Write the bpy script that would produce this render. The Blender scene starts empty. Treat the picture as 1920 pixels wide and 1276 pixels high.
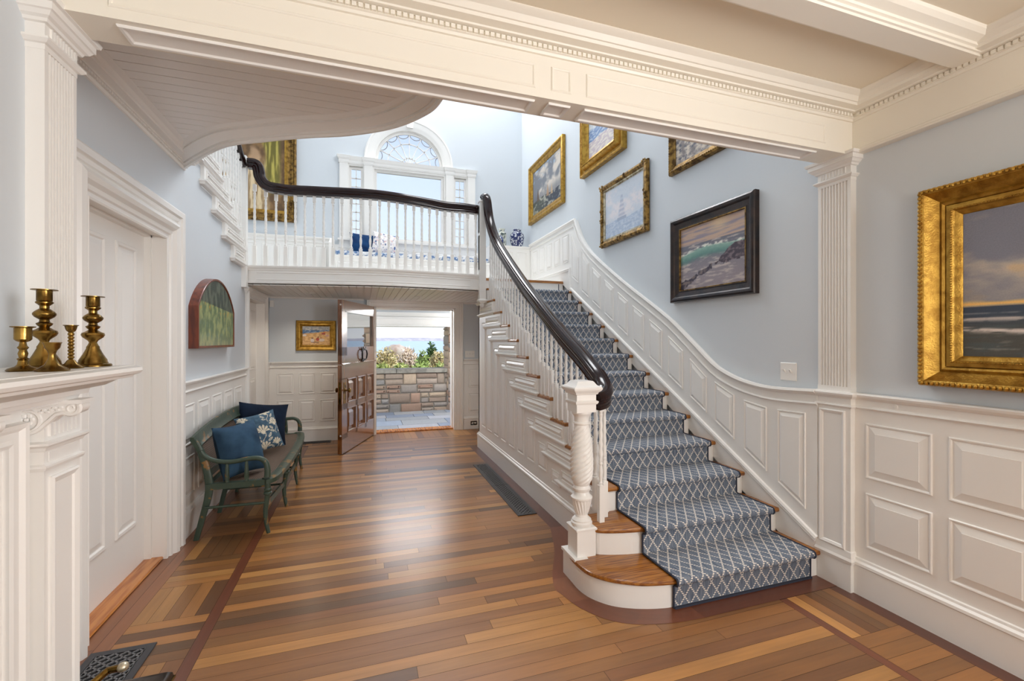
import bpy, bmesh, math, random
from mathutils import Vector, Matrix, noise
SC = bpy.context.scene
COL = SC.collection
R = random.Random(11)
PI = math.pi
V = Vector
X3, Y3, Z3 = V((1, 0, 0)), V((0, 1, 0)), V((0, 0, 1))

# ---------------------------------------------------------------- materials
def lin(c):
    def f(x):
        x /= 255.0
        return x / 12.92 if x <= 0.04045 else ((x + 0.055) / 1.055) ** 2.4
    return (f(c[0]), f(c[1]), f(c[2]), 1.0)

class NT:
    """small helper around a node tree"""
    def __init__(self, name):
        self.m = bpy.data.materials.new(name)
        self.m.use_nodes = True
        self.t = self.m.node_tree
        self.t.nodes.clear()
        self.out = self.n('ShaderNodeOutputMaterial')
    def n(self, kind, **kw):
        nd = self.t.nodes.new(kind)
        for k, v in kw.items():
            if k.startswith('i_'):
                key = k[2:]
                nd.inputs[int(key) if key.isdigit() else key.replace('_', ' ')].default_value = v
            else:
                setattr(nd, k, v)
        return nd
    def l(self, a, ao, b, bi):
        self.t.links.new(a.outputs[ao], b.inputs[bi])
    def math(self, op, a, b=None, clamp=False):
        nd = self.n('ShaderNodeMath', operation=op)
        nd.use_clamp = clamp
        for i, s in enumerate((a, b)):
            if s is None:
                continue
            if isinstance(s, (int, float)):
                nd.inputs[i].default_value = s
            else:
                self.t.links.new(s, nd.inputs[i])
        return nd.outputs[0]
    def mix(self, fac, a, b, blend='MIX'):
        nd = self.n('ShaderNodeMix', data_type='RGBA', blend_type=blend)
        for i, s in ((0, fac), (6, a), (7, b)):
            if isinstance(s, (int, float)):
                nd.inputs[i].default_value = s
            elif isinstance(s, tuple):
                nd.inputs[i].default_value = s
            else:
                self.t.links.new(s, nd.inputs[i])
        return nd.outputs[2]
    def pbsdf(self, rough=0.5, metal=0.0, coat=0.0, spec=0.5):
        p = self.n('ShaderNodeBsdfPrincipled')
        p.inputs['Roughness'].default_value = rough
        p.inputs['Metallic'].default_value = metal
        p.inputs['Coat Weight'].default_value = coat
        p.inputs['Coat Roughness'].default_value = 0.12
        p.inputs['Specular IOR Level'].default_value = spec
        self.t.links.new(p.outputs[0], self.out.inputs[0])
        return p

def simple(name, rgb, rough=0.5, metal=0.0, coat=0.0, var=0.06, scale=6.0, bump=0.0, bscale=60.0, stretch=None, rgb2=None, spec=0.5, pos=(.42, .62)):
    k = NT(name)
    p = k.pbsdf(rough, metal, coat, spec)
    tc = k.n('ShaderNodeTexCoord')
    src = tc.outputs['Object']
    if stretch:
        mp = k.n('ShaderNodeMapping')
        mp.inputs['Scale'].default_value = stretch
        k.t.links.new(src, mp.inputs[0])
        src = mp.outputs[0]
    nz = k.n('ShaderNodeTexNoise')
    nz.inputs['Scale'].default_value = scale
    nz.inputs['Detail'].default_value = 4
    k.t.links.new(src, nz.inputs['Vector'])
    a = lin(rgb)
    b = lin(rgb2) if rgb2 else tuple(max(0, c * (1 - 2 * var)) for c in a[:3]) + (1,)
    if rgb2:
        ramp = k.n('ShaderNodeValToRGB')
        ramp.color_ramp.elements[0].position = pos[0]
        ramp.color_ramp.elements[1].position = pos[1]
        k.t.links.new(nz.outputs['Fac'], ramp.inputs[0])
        col = k.mix(ramp.outputs[0], a, b)
    else:
        col = k.mix(nz.outputs['Fac'], a, b)
    k.t.links.new(col, p.inputs['Base Color'])
    if bump:
        n2 = k.n('ShaderNodeTexNoise')
        n2.inputs['Scale'].default_value = bscale
        n2.inputs['Detail'].default_value = 3
        k.t.links.new(src, n2.inputs['Vector'])
        bp = k.n('ShaderNodeBump')
        bp.inputs['Strength'].default_value = bump
        bp.inputs['Distance'].default_value = 0.01
        k.t.links.new(n2.outputs['Fac'], bp.inputs['Height'])
        k.t.links.new(bp.outputs[0], p.inputs['Normal'])
    return k.m

def attr_mat(name, rough=0.5, coat=0.0, mult=1.0, bump=0.0, bscale=80):
    """colour comes from the mesh colour attribute 'tint'"""
    k = NT(name)
    p = k.pbsdf(rough, 0, coat)
    a = k.n('ShaderNodeAttribute', attribute_name='tint')
    tc = k.n('ShaderNodeTexCoord')
    nz = k.n('ShaderNodeTexNoise')
    nz.inputs['Scale'].default_value = bscale
    nz.inputs['Detail'].default_value = 3
    k.t.links.new(tc.outputs['Object'], nz.inputs['Vector'])
    v = k.math('MULTIPLY_ADD', nz.outputs['Fac'], 0.3)
    v.node.inputs[2].default_value = 0.85 * mult
    cc = k.n('ShaderNodeVectorMath', operation='SCALE')
    k.t.links.new(a.outputs['Color'], cc.inputs[0])
    k.t.links.new(v, cc.inputs['Scale'])
    k.t.links.new(cc.outputs[0], p.inputs['Base Color'])
    if bump:
        bp = k.n('ShaderNodeBump')
        bp.inputs['Strength'].default_value = bump
        bp.inputs['Distance'].default_value = 0.004
        k.t.links.new(nz.outputs['Fac'], bp.inputs['Height'])
        k.t.links.new(bp.outputs[0], p.inputs['Normal'])
    return k.m

def wood_uv(name, rough, coat, grain=0.55):
    """planks: attribute 'tint' x grain stretched along the plank (UV u = length in metres)"""
    k = NT(name)
    p = k.pbsdf(rough, 0, coat)
    a = k.n('ShaderNodeAttribute', attribute_name='tint')
    p.inputs['Coat Roughness'].default_value = 0.24
    uv = k.n('ShaderNodeUVMap')
    mp = k.n('ShaderNodeMapping')
    mp.inputs['Scale'].default_value = (2.2, 46, 1)
    k.t.links.new(uv.outputs[0], mp.inputs[0])
    n1 = k.n('ShaderNodeTexNoise')
    n1.inputs['Scale'].default_value = 1.0
    n1.inputs['Detail'].default_value = 5
    n1.inputs['Roughness'].default_value = 0.65
    k.t.links.new(mp.outputs[0], n1.inputs['Vector'])
    mp2 = k.n('ShaderNodeMapping')
    mp2.inputs['Scale'].default_value = (1.2, 7, 1)
    k.t.links.new(uv.outputs[0], mp2.inputs[0])
    n2 = k.n('ShaderNodeTexNoise')
    n2.inputs['Scale'].default_value = 1.6
    k.t.links.new(mp2.outputs[0], n2.inputs['Vector'])
    s = k.math('ADD', n1.outputs['Fac'], n2.outputs['Fac'])
    v = k.math('MULTIPLY_ADD', s, grain)
    v.node.inputs[2].default_value = 1.0 - grain
    cc = k.n('ShaderNodeVectorMath', operation='SCALE')
    k.t.links.new(a.outputs['Color'], cc.inputs[0])
    k.t.links.new(v, cc.inputs['Scale'])
    k.t.links.new(cc.outputs[0], p.inputs['Base Color'])
    r = k.math('MULTIPLY_ADD', n2.outputs['Fac'], 0.12)
    r.node.inputs[2].default_value = rough - 0.06
    k.t.links.new(r, p.inputs['Roughness'])
    bp = k.n('ShaderNodeBump')
    bp.inputs['Strength'].default_value = 0.05
    bp.inputs['Distance'].default_value = 0.003
    k.t.links.new(n1.outputs['Fac'], bp.inputs['Height'])
    k.t.links.new(bp.outputs[0], p.inputs['Normal'])
    return k.m

def glass_mat(name, refl=0.1, tint=(1, 1, 1, 1)):
    k = NT(name)
    tr = k.n('ShaderNodeBsdfTransparent')
    tr.inputs[0].default_value = tint
    gl = k.n('ShaderNodeBsdfGlossy')
    gl.inputs['Roughness'].default_value = 0.02
    fr = k.n('ShaderNodeFresnel')
    fr.inputs[0].default_value = 1.45
    f = k.math('ADD', fr.outputs[0], refl, True)
    mx = k.n('ShaderNodeMixShader')
    k.t.links.new(f, mx.inputs[0])
    k.l(tr, 0, mx, 1)
    k.l(gl, 0, mx, 2)
    k.l(mx, 0, k.out, 0)
    return k.m

def carpet_mat():
    k = NT('runner_wool')
    p = k.pbsdf(0.95, 0, 0, 0.15)
    uv = k.n('ShaderNodeUVMap')
    sp = k.n('ShaderNodeSeparateXYZ')
    k.t.links.new(uv.outputs[0], sp.inputs[0])
    u = k.math('DIVIDE', sp.outputs[0], 0.0745)
    v = k.math('DIVIDE', sp.outputs[1], 0.104)
    def line(s):
        f = k.math('FRACT', s)
        d = k.math('ABSOLUTE', k.math('SUBTRACT', f, 0.5))
        return k.math('LESS_THAN', d, 0.075)
    a = line(k.math('ADD', u, v))
    b = line(k.math('SUBTRACT', u, v))
    either = k.math('MAXIMUM', a, b)
    dots = k.math('GREATER_THAN', k.math('SINE', k.math('MULTIPLY', v, 2 * PI * 9.0)), -0.35)
    m = k.math('MULTIPLY', either, dots)
    mp = k.n('ShaderNodeMapping')
    mp.inputs['Scale'].default_value = (170, 9, 1)
    k.t.links.new(uv.outputs[0], mp.inputs[0])
    nz = k.n('ShaderNodeTexNoise')
    nz.inputs['Scale'].default_value = 1.0
    nz.inputs['Detail'].default_value = 3
    k.t.links.new(mp.outputs[0], nz.inputs['Vector'])
    rp = k.n('ShaderNodeValToRGB')
    rp.color_ramp.elements[0].position = 0.35
    rp.color_ramp.elements[1].position = 0.65
    rp.color_ramp.elements[0].color = lin((82, 93, 111))
    rp.color_ramp.elements[1].color = lin((132, 140, 151))
    k.t.links.new(nz.outputs['Fac'], rp.inputs[0])
    c = k.mix(m, rp.outputs[0], lin((236, 228, 216)))
    k.t.links.new(c, p.inputs['Base Color'])
    bp = k.n('ShaderNodeBump')
    bp.inputs['Strength'].default_value = 0.5
    bp.inputs['Distance'].default_value = 0.003
    h = k.math('ADD', nz.outputs['Fac'], m)
    k.t.links.new(h, bp.inputs['Height'])
    k.t.links.new(bp.outputs[0], p.inputs['Normal'])
    return k.m

def cane_mat():
    k = NT('woven_cane')
    p = k.pbsdf(0.55)
    uv = k.n('ShaderNodeUVMap')
    sp = k.n('ShaderNodeSeparateXYZ')
    k.t.links.new(uv.outputs[0], sp.inputs[0])
    a = k.math('SINE', k.math('MULTIPLY', sp.outputs[0], 2 * PI / 0.014))
    b = k.math('SINE', k.math('MULTIPLY', sp.outputs[1], 2 * PI / 0.014))
    h = k.math('MULTIPLY', k.math('ADD', k.math('MAXIMUM', a, b), 1.0), 0.5)
    nz = k.n('ShaderNodeTexNoise')
    nz.inputs['Scale'].default_value = 9
    k.t.links.new(uv.outputs[0], nz.inputs['Vector'])
    c1 = k.mix(h, lin((36, 26, 20)), lin((122, 100, 82)))
    c = k.mix(k.math('MULTIPLY', nz.outputs['Fac'], 0.5), c1, lin((74, 52, 38)))
    k.t.links.new(c, p.inputs['Base Color'])
    bp = k.n('ShaderNodeBump')
    bp.inputs['Strength'].default_value = 0.6
    bp.inputs['Distance'].default_value = 0.003
    k.t.links.new(h, bp.inputs['Height'])
    k.t.links.new(bp.outputs[0], p.inputs['Normal'])
    return k.m

def sea_mat():
    k = NT('sea_water')
    p = k.pbsdf(0.35)
    tc = k.n('ShaderNodeTexCoord')
    nz = k.n('ShaderNodeTexNoise')
    mp = k.n('ShaderNodeMapping')
    mp.inputs['Scale'].default_value = (0.05, 0.2, 1)
    k.t.links.new(tc.outputs['Object'], mp.inputs[0])
    nz.inputs['Scale'].default_value = 1
    nz.inputs['Detail'].default_value = 6
    k.t.links.new(mp.outputs[0], nz.inputs['Vector'])
    rp = k.n('ShaderNodeValToRGB')
    rp.color_ramp.elements[0].position = 0.3
    rp.color_ramp.elements[0].color = lin((140, 172, 194))
    rp.color_ramp.elements[1].position = 0.72
    rp.color_ramp.elements[1].color = lin((190, 210, 220))
    k.t.links.new(nz.outputs['Fac'], rp.inputs[0])
    k.t.links.new(rp.outputs[0], p.inputs['Base Color'])
    return k.m

M = {}
M['white'] = simple('white_gloss_paint', (240, 238, 234), 0.32, var=0.015, scale=2.0, bump=0.03, bscale=25)
M['blue'] = simple('pale_blue_wall_paint', (211, 217, 222), 0.6, var=0.02, scale=1.2, bump=0.03, bscale=90)
M['trim_warm_light'] = simple('warm_light_gloss_trim', (240, 235, 223), 0.34, var=0.015, scale=2.0, bump=0.03, bscale=25)  # trim paint with warm lamp and floor-bounce light put into its colour
M['cream'] = simple('cream_ceiling_paint', (236, 226, 206), 0.5, var=0.015, scale=1.5)
M['floor'] = wood_uv('oak_floor', 0.36, 0.4)
M['dark'] = simple('dark_gap', (30, 20, 15), 0.8)
M['tread'] = simple('honey_oak_tread', (168, 110, 46), 0.28, coat=0.3, scale=5, stretch=(1, 18, 18), rgb2=(120, 68, 26))
M['sill'] = simple('orange_wood_sill', (196, 126, 62), 0.25, coat=0.35, scale=3, stretch=(14, 1, 14), rgb2=(160, 92, 40))
M['mahogany'] = simple('dark_mahogany', (40, 18, 15), 0.13, coat=0.0, spec=0.4, scale=4, stretch=(12, 2, 12), rgb2=(24, 12, 14))
M['doorwood'] = simple('brown_door_wood', (136, 86, 44), 0.25, coat=1.0, scale=4, stretch=(10, 10, 1.0), rgb2=(98, 58, 28))
M['gold'] = simple('gold_leaf', (190, 150, 66), 0.36, metal=0.75, scale=22, rgb2=(156, 116, 44), bump=0.25, bscale=120)
M['antique_gold'] = simple('antique_gold_leaf', (158, 124, 66), 0.42, metal=0.75, scale=22, rgb2=(84, 60, 28), bump=0.35, bscale=150)
M['silver_gilt'] = simple('silver_gilt_slip', (206, 196, 172), 0.35, metal=0.7, scale=22, rgb2=(150, 136, 104))
M['bronze'] = simple('dark_bronze_frame', (48, 33, 29), 0.28, metal=0.3, coat=0.25, scale=12, rgb2=(22, 17, 20), bump=0.2, bscale=120)
M['brass'] = simple('old_brass', (156, 124, 64), 0.26, metal=1.0, scale=16, rgb2=(98, 74, 34), bump=0.06, bscale=50)
M['black_iron'] = simple('black_iron', (26, 26, 28), 0.4, metal=0.6, var=0.1)
M['grille'] = simple('dark_grey_grille', (74, 75, 79), 0.4, metal=0.5, var=0.08)
M['grille_bar'] = simple('worn_grey_grille_bar', (128, 128, 130), 0.45, metal=0.4, var=0.1)
M['green_paint'] = simple('worn_green_paint', (54, 70, 58), 0.42, scale=13, rgb2=(130, 96, 50), bump=0.2, bscale=30, pos=(.60, .63))
M['cane'] = cane_mat()
M['velvet'] = simple('blue_velvet', (52, 80, 104), 0.8, scale=5, rgb2=(34, 56, 78), bump=0.25, bscale=12, spec=0.2)
M['navy'] = simple('navy_velvet', (24, 38, 58), 0.85, scale=6, rgb2=(16, 26, 44), bump=0.2, bscale=12, spec=0.2)
M['deepblue'] = simple('deep_blue_velvet', (20, 66, 112), 0.8, scale=6, rgb2=(14, 46, 88), spec=0.2)
M['fabric'] = attr_mat('printed_fabric', 0.9, 0, 1.0, 0.3, 300)
M['canvas'] = attr_mat('painted_canvas', 0.45, 0.0, 1.0, 0.35, 160)
M['glazed'] = attr_mat('glazed_porcelain', 0.15, 0.5)
M['glass'] = glass_mat('window_glass', 0.02)
M['doorglass'] = glass_mat('front_door_glass', 0.3)
M['carpet'] = carpet_mat()
M['binding'] = simple('navy_runner_binding', (48, 54, 70), 0.9)
M['plastic'] = simple('white_plastic', (240, 238, 234), 0.35, var=0.01)
M['cherry'] = simple('cherry_frame_wood', (120, 56, 30), 0.35, coat=0.3, scale=4, stretch=(8, 8, 1.5), rgb2=(88, 38, 22))
M['slate'] = attr_mat('slate_flagstone', 0.6, 0, 1.0, 0.4, 20)
M['stone'] = attr_mat('field_stone', 0.85, 0, 1.0, 0.9, 24)
M['capstone'] = simple('grey_cap_stone', (158, 152, 140), 0.85, scale=8, rgb2=(128, 124, 116), bump=0.5, bscale=40)
M['mortar'] = simple('mortar', (150, 142, 130), 0.9, bump=0.5)
M['leaf'] = attr_mat('foliage_leaf', 0.6)
M['bark'] = simple('grey_bark', (112, 92, 74), 0.9, bump=0.6)
M['rock'] = simple('shore_rock', (196, 184, 172), 0.9, scale=0.8, rgb2=(150, 116, 96), bump=0.5, bscale=4)
M['sea'] = sea_mat()
M['hill'] = simple('far_shore', (170, 168, 178), 0.9, scale=0.02, rgb2=(190, 186, 186))
M['earth'] = simple('sandy_grass_ground', (160, 150, 96), 0.9, scale=1.5, rgb2=(120, 126, 66))
M['fireback'] = simple('dark_slate_surround', (66, 62, 58), 0.6, scale=30, rgb2=(44, 42, 40))
M['logbox'] = simple('dark_box_wood', (40, 27, 17), 0.3, metal=0.0, coat=0.1, rgb2=(26, 18, 12))
M['lampglow'] = simple('downlight_lens', (226, 222, 214), 0.4)

# ---------------------------------------------------------------- mesh builder
class MB:
    def __init__(self):
        self.v, self.f, self.uv, self.tint = [], [], {}, {}
    def add(self, pts, faces):
        o = len(self.v)
        self.v += [tuple(p) for p in pts]
        self.f += [tuple(i + o for i in f) for f in faces]
        return o
    def box(self, x0, x1, y0, y1, z0, z1):
        p = [(x, y, z) for z in (z0, z1) for x, y in ((x0, y0), (x1, y0), (x1, y1), (x0, y1))]
        self.add(p, [(3, 2, 1, 0), (4, 5, 6, 7), (0, 1, 5, 4), (1, 2, 6, 5), (2, 3, 7, 6), (3, 0, 4, 7)])
        return self
    def obox(self, c, ax, ay, az):
        c, ax, ay, az = V(c), V(ax), V(ay), V(az)
        p = [c + sx * ax + sy * ay + sz * az for sz in (-1, 1) for sx, sy in ((-1, -1), (1, -1), (1, 1), (-1, 1))]
        self.add(p, [(3, 2, 1, 0), (4, 5, 6, 7), (0, 1, 5, 4), (1, 2, 6, 5), (2, 3, 7, 6), (3, 0, 4, 7)])
        return self
    def prism(self, pts, ext):
        n = len(pts)
        e = V(ext)
        self.add([V(p) for p in pts] + [V(p) + e for p in pts],
                 [tuple(range(n - 1, -1, -1)), tuple(range(n, 2 * n))] + [(i, (i + 1) % n, n + (i + 1) % n, n + i) for i in range(n)])
        return self
    def loft(self, rings, closed=True, caps=True):
        n = len(rings[0])
        o = len(self.v)
        for r in rings:
            self.v += [tuple(p) for p in r]
        m = n if closed else n - 1
        for j in range(len(rings) - 1):
            for i in range(m):
                a, b = o + j * n + i, o + j * n + (i + 1) % n
                self.f.append((a, b, b + n, a + n))
        if caps and closed:
            self.f.append(tuple(o + i for i in range(n - 1, -1, -1)))
            self.f.append(tuple(o + (len(rings) - 1) * n + i for i in range(n)))
        return self
    def sweep(self, path, prof, N, flip=1, closed=False):
        """mitred sweep of a closed profile (a = sideways, b = along N) on a path lying in a plane with normal N"""
        N = V(N).normalized()
        P = [V(p) for p in path]
        n = len(P)
        rings = []
        for i in range(n):
            tp = (P[i] - P[i - 1]).normalized() if (i > 0 or closed) else None
            tn = (P[(i + 1) % n] - P[i]).normalized() if (i < n - 1 or closed) else None
            op = N.cross(tp) * flip if tp else None
            on = N.cross(tn) * flip if tn else None
            if op and on:
                m = (op + on) / max(0.2, 1 + op.dot(on))
            else:
                m = op or on
            rings.append([P[i] + m * a + N * b for a, b in prof])
        if closed:
            rings.append(rings[0])
        return self.loft(rings, True, not closed)
    def tube(self, path, prof, sides):
        """sweep of a closed profile on a free path; sides = side vector per point"""
        P = [V(p) for p in path]
        rings = []
        for i, p in enumerate(P):
            t = (P[min(i + 1, len(P) - 1)] - P[max(i - 1, 0)]).normalized()
            s = V(sides[i] if isinstance(sides, list) else sides)
            s = (s - t * s.dot(t)).normalized()
            u = s.cross(t)
            rings.append([p + s * a + u * b for a, b in prof])
        return self.loft(rings)
    def rod(self, path, r, segs=8):
        P = [V(p) for p in path]
        rs = r if isinstance(r, (list, tuple)) else [r] * len(P)
        rings = []
        s = None
        for i, p in enumerate(P):
            t = (P[min(i + 1, len(P) - 1)] - P[max(i - 1, 0)]).normalized()
            if s is None:
                s = t.orthogonal().normalized()
            s = (s - t * s.dot(t)).normalized()
            u = s.cross(t)
            rings.append([p + (s * math.cos(a) + u * math.sin(a)) * rs[i] for a in [2 * PI * q / segs for q in range(segs)]])
        return self.loft(rings)
    def lathe(self, prof, c=(0, 0, 0), segs=20, twist=None, axis=None):
        """prof: (z, r) pairs; twist: function(z, angle) -> radius factor"""
        c = V(c)
        rings = []
        for z, r in prof:
            ring = []
            for q in range(segs):
                a = 2 * PI * q / segs
                rr = r * (twist(z, a) if twist else 1)
                ring.append(c + V((rr * math.cos(a), rr * math.sin(a), z)))
            rings.append(ring)
        return self.loft(rings)
    def panel(self, q, N, rings):
        """nested outlines inside a convex quad: rings = (inset, height)"""
        q = [V(p) for p in q]
        N = V(N).normalized()
        n = len(q)
        c = sum(q, V()) / n
        def inset(d):
            out = []
            for i in range(n):
                p0, p1, p2 = q[i - 1], q[i], q[(i + 1) % n]
                e1, e2 = (p1 - p0).normalized(), (p2 - p1).normalized()
                n1, n2 = N.cross(e1), N.cross(e2)
                if n1.dot(c - p1) < 0:
                    n1 = -n1
                if n2.dot(c - p1) < 0:
                    n2 = -n2
                out.append(p1 + (n1 + n2) * (d / max(0.15, 1 + n1.dot(n2))))
            return out
        rr = [[p + N * h for p in inset(d)] for d, h in rings]
        o = len(self.v)
        for r in rr:
            self.v += [tuple(p) for p in r]
        for j in range(len(rr) - 1):
            for i in range(n):
                a, b = o + j * n + i, o + j * n + (i + 1) % n
                self.f.append((a, b, b + n, a + n))
        self.f.append(tuple(o + (len(rr) - 1) * n + i for i in range(n)))
        return self
    def ball(self, c, r, segs=8, rings=5):
        c = V(c)
        r = V(r) if not isinstance(r, (int, float)) else V((r, r, r))
        rr = []
        for j in range(1, rings):
            th = PI * j / rings
            rr.append([c + V((r.x * math.sin(th) * math.cos(2 * PI * q / segs), r.y * math.sin(th) * math.sin(2 * PI * q / segs), -r.z * math.cos(th))) for q in range(segs)])
        return self.loft(rr)
    def build(self, name, mat, parent=None, smooth=None, props=None):
        if smooth is None:
            smooth = 13 if mat in ('white', 'trim_warm_light', 'cream', 'blue', 'doorwood') else 38
        me = bpy.data.meshes.new(name)
        me.from_pydata(self.v, [], self.f)
        me.validate()
        bm = bmesh.new()
        bm.from_mesh(me)
        bmesh.ops.recalc_face_normals(bm, faces=bm.faces)
        bm.to_mesh(me)
        bm.free()
        if smooth:
            me.polygons.foreach_set('use_smooth', [True] * len(me.polygons))
            me.set_sharp_from_angle(angle=math.radians(smooth))
        me.materials.append(M[mat] if isinstance(mat, str) else mat)
        ob = bpy.data.objects.new(name, me)
        COL.objects.link(ob)
        if parent:
            ob.parent = parent
            ob.matrix_parent_inverse = parent.matrix_world.inverted()
        for k_, v_ in (props or {}).items():
            ob[k_] = v_
        return ob

def thing(name, label, cat, loc=(0, 0, 0), group=None):
    o = bpy.data.objects.new(name, None)
    o.empty_display_size = 0.1
    COL.objects.link(o)
    o.location = loc
    o['label'] = label
    o['category'] = cat
    if group:
        o['group'] = group
    bpy.context.view_layer.update()
    return o
def tag(o, label, cat, group=None):
    o['label'] = label
    o['category'] = cat
    if group:
        o['group'] = group
    return o
def struct(name, mb, mat, smooth=None):
    return mb.build(name, mat, None, smooth, {'kind': 'structure'})
def spline(pts, n):
    """Catmull-Rom through the points"""
    P = [V(p) for p in pts]
    out = []
    for i in range(len(P) - 1):
        p0, p1, p2, p3 = P[max(i - 1, 0)], P[i], P[i + 1], P[min(i + 2, len(P) - 1)]
        for k in range(n):
            t = k / n
            out.append(0.5 * ((2 * p1) + (p2 - p0) * t + (2 * p0 - 5 * p1 + 4 * p2 - p3) * t * t + (3 * p1 - p0 - 3 * p2 + p3) * t ** 3))
    out.append(P[-1])
    return out
def lerp(a, b, t):
    return a + (b - a) * t
def interp(tab, x):
    if x <= tab[0][0]:
        return tab[0][1]
    for (x0, y0), (x1, y1) in zip(tab, tab[1:]):
        if x <= x1:
            return lerp(y0, y1, (x - x0) / (x1 - x0))
    return tab[-1][1]
RAISED = [(0, 0), (0.0, 0.004), (0.004, 0.0085), (0.010, 0.0075), (0.015, 0.001), (0.020, 0.001), (0.022, 0.0025), (0.054, 0.0105), (0.055, 0.0125)]
RAISED_S = [(0, 0), (0.0, 0.004), (0.003, 0.009), (0.009, 0.008), (0.013, 0.0008), (0.016, 0.0008), (0.018, 0.003), (0.038, 0.011), (0.039, 0.013)]
SUNK = [(0, 0), (0.0, 0.008), (0.006, 0.012), (0.02, 0.006), (0.024, 0.001)]
CHAIR = [(0, 1.094), (0.010, 1.096), (0.016, 1.104), (0.012, 1.112), (0.004, 1.116), (0.004, 1.150), (0.014, 1.153), (0.030, 1.168), (0.034, 1.180), (0.030, 1.188), (0, 1.190)]
BASE = [(0, 0), (0.022, 0), (0.022, 0.170), (0.026, 0.176), (0.024, 0.190), (0.012, 0.200), (0.010, 0.212), (0, 0.216)]
def jit(c, lo, hi):
    k = R.uniform(lo, hi)
    return tuple(q * k for q in c)
def rep(n):
    return range(n)
# ================================================================ SETTING
NZ = Z3
# stair constants
def SY(n): return 2.067 + 0.2958 * (n - 1)      # nosing Y of step n
def SZ(n): return 0.168 * n                     # tread height
LAND = 2.352

# ---- floor -------------------------------------------------------------
fl = MB(); FT = []; FU = []
def plank(x0, x1, y0, y1, col, along='X', z=0.0, g=0.0008):
    fl.add([(x0 + g, y0 + g, z), (x1 - g, y0 + g, z), (x1 - g, y1 - g, z), (x0 + g, y1 - g, z)], [(0, 1, 2, 3)])
    FT.extend([col] * 4)
    ou, ov = R.uniform(0, 90), R.uniform(0, 90)
    if along == 'X':
        FU.extend([(x0 + ou, y0 + ov), (x1 + ou, y0 + ov), (x1 + ou, y1 + ov), (x0 + ou, y1 + ov)])
    else:
        FU.extend([(y0 + ou, x0 + ov), (y0 + ou, x1 + ov), (y1 + ou, x1 + ov), (y1 + ou, x0 + ov)])
OAK = [(98, 63, 36), (120, 77, 41), (160, 108, 55), (150, 100, 51), (168, 117, 61), (138, 91, 47), (124, 82, 43), (156, 105, 55), (144, 96, 49), (178, 126, 67), (106, 72, 41), (154, 103, 52), (130, 86, 46)]
RED = [(102, 54, 32), (92, 47, 28), (110, 60, 36)]
BRN = [(126, 76, 48), (116, 68, 44), (134, 84, 52)]
def oak(): return lin(jit(R.choice(OAK), .88, 1.06))
def red(): return lin(jit(R.choice(RED), .94, 1.06))
def brn(): return lin(jit(R.choice(BRN), .94, 1.06))
W = 0.0745
y = -3.2
while y < 6.88:
    xr = 2.285 if y < 1.95 else (1.46 if y < 6.0 else 2.0)
    x = -0.745
    while x < xr - 0.01:
        L = R.uniform(0.7, 2.4)
        x1 = min(x + L, xr)
        if xr - x1 < 0.25: x1 = xr
        plank(x, x1, y, y + W, oak())
        x = x1
    y += W
def run_y(x0, x1, y0, y1, colf, lo, hi):
    yy = y0
    while yy < y1 - 1e-4:
        ye = min(yy + R.uniform(lo, hi), y1)
        if y1 - ye < 0.2: ye = y1
        plank(x0, x1, yy, ye, colf(), 'Y'); yy = ye
run_y(-0.802, -0.745, -3.2, 6.9, red, 1.5, 3)
run_y(-1.31, -1.24, -3.2, 7.25, brn, 1.0, 2.5)
run_y(-1.24, -1.168, -3.2, 7.25, brn, 1.0, 2.5)
def parquet(xa, xb, y0, y1, start, alt=0.366, lng=0.37):
    yy, k = y0, start
    n = round((xb - xa) / 0.0735); w = (xb - xa) / n
    while yy < y1:
        if k % 2 == 0:
            for i in rep(5): plank(xa, xb, yy + i * alt / 5, yy + (i + 1) * alt / 5, oak())
            yy += alt
        else:
            for i in rep(n): plank(xa + i * w, xa + (i + 1) * w, yy, yy + lng, oak(), 'Y')
            yy += lng
        k += 1
parquet(-1.168, -0.802, 2.855 - 0.736 * 9, 6.9, 1)
plank(-1.168, 2.0, y, 6.96, red())
for i in rep(34): plank(-1.168 + i * .0935, -1.168 + (i + 1) * .0935, 6.96, 7.51, oak(), 'Y')
run_y(2.285, 2.335, -3.2, 1.963, red, 1.5, 3)
yy, k = 1.963, 1
while yy > -3:
    if k % 2:
        for i in rep(5): plank(2.335 + i * .069, 2.335 + (i + 1) * .069, yy - .37, yy, oak(), 'Y')
        yy -= .37
    else:
        for i in rep(8): plank(2.335, 2.68, yy - (i + 1) * .078, yy - i * .078, oak())
        yy -= 8 * .078
    k += 1
run_y(2.68, 2.80, -3.2, 1.963, red, 1.5, 3)
# dark band that follows the stair: straight beside it, curved at the bottom step
arc_o = spline([(1.418, 3.3, 0), (1.30, 2.95, 0), (1.16, 2.66, 0), (1.098, 2.487, 0), (1.112, 2.40, 0), (1.15, 2.26, 0), (1.241, 2.118, 0), (1.36, 2.035, 0), (1.547, 1.982, 0), (1.75, 1.963, 0)], 5)
arc_i = spline([(1.56, 3.3, 0), (1.56, 2.95, 0), (1.5, 2.66, 0), (1.5, 2.5, 0), (1.5, 2.4, 0), (1.5, 2.3, 0), (1.5, 2.25, 0), (1.56, 2.2, 0), (1.65, 2.16, 0), (1.75, 2.12, 0)], 5)
bc = [red(), brn(), red(), lin((114, 62, 36))]
for i in range(len(arc_o) - 1):
    a, b, c, d = arc_o[i], arc_o[i + 1], arc_i[i + 1], arc_i[i]
    fl.add([V((p.x, p.y, 0.0012)) for p in (a, b, c, d)], [(0, 1, 2, 3)])
    FT.extend([bc[i * 4 // len(arc_o)]] * 4)
    u0, u1 = i * .06, (i + 1) * .06
    FU.extend([(u0, 0), (u1, 0), (u1, .13), (u0, .13)])
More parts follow.
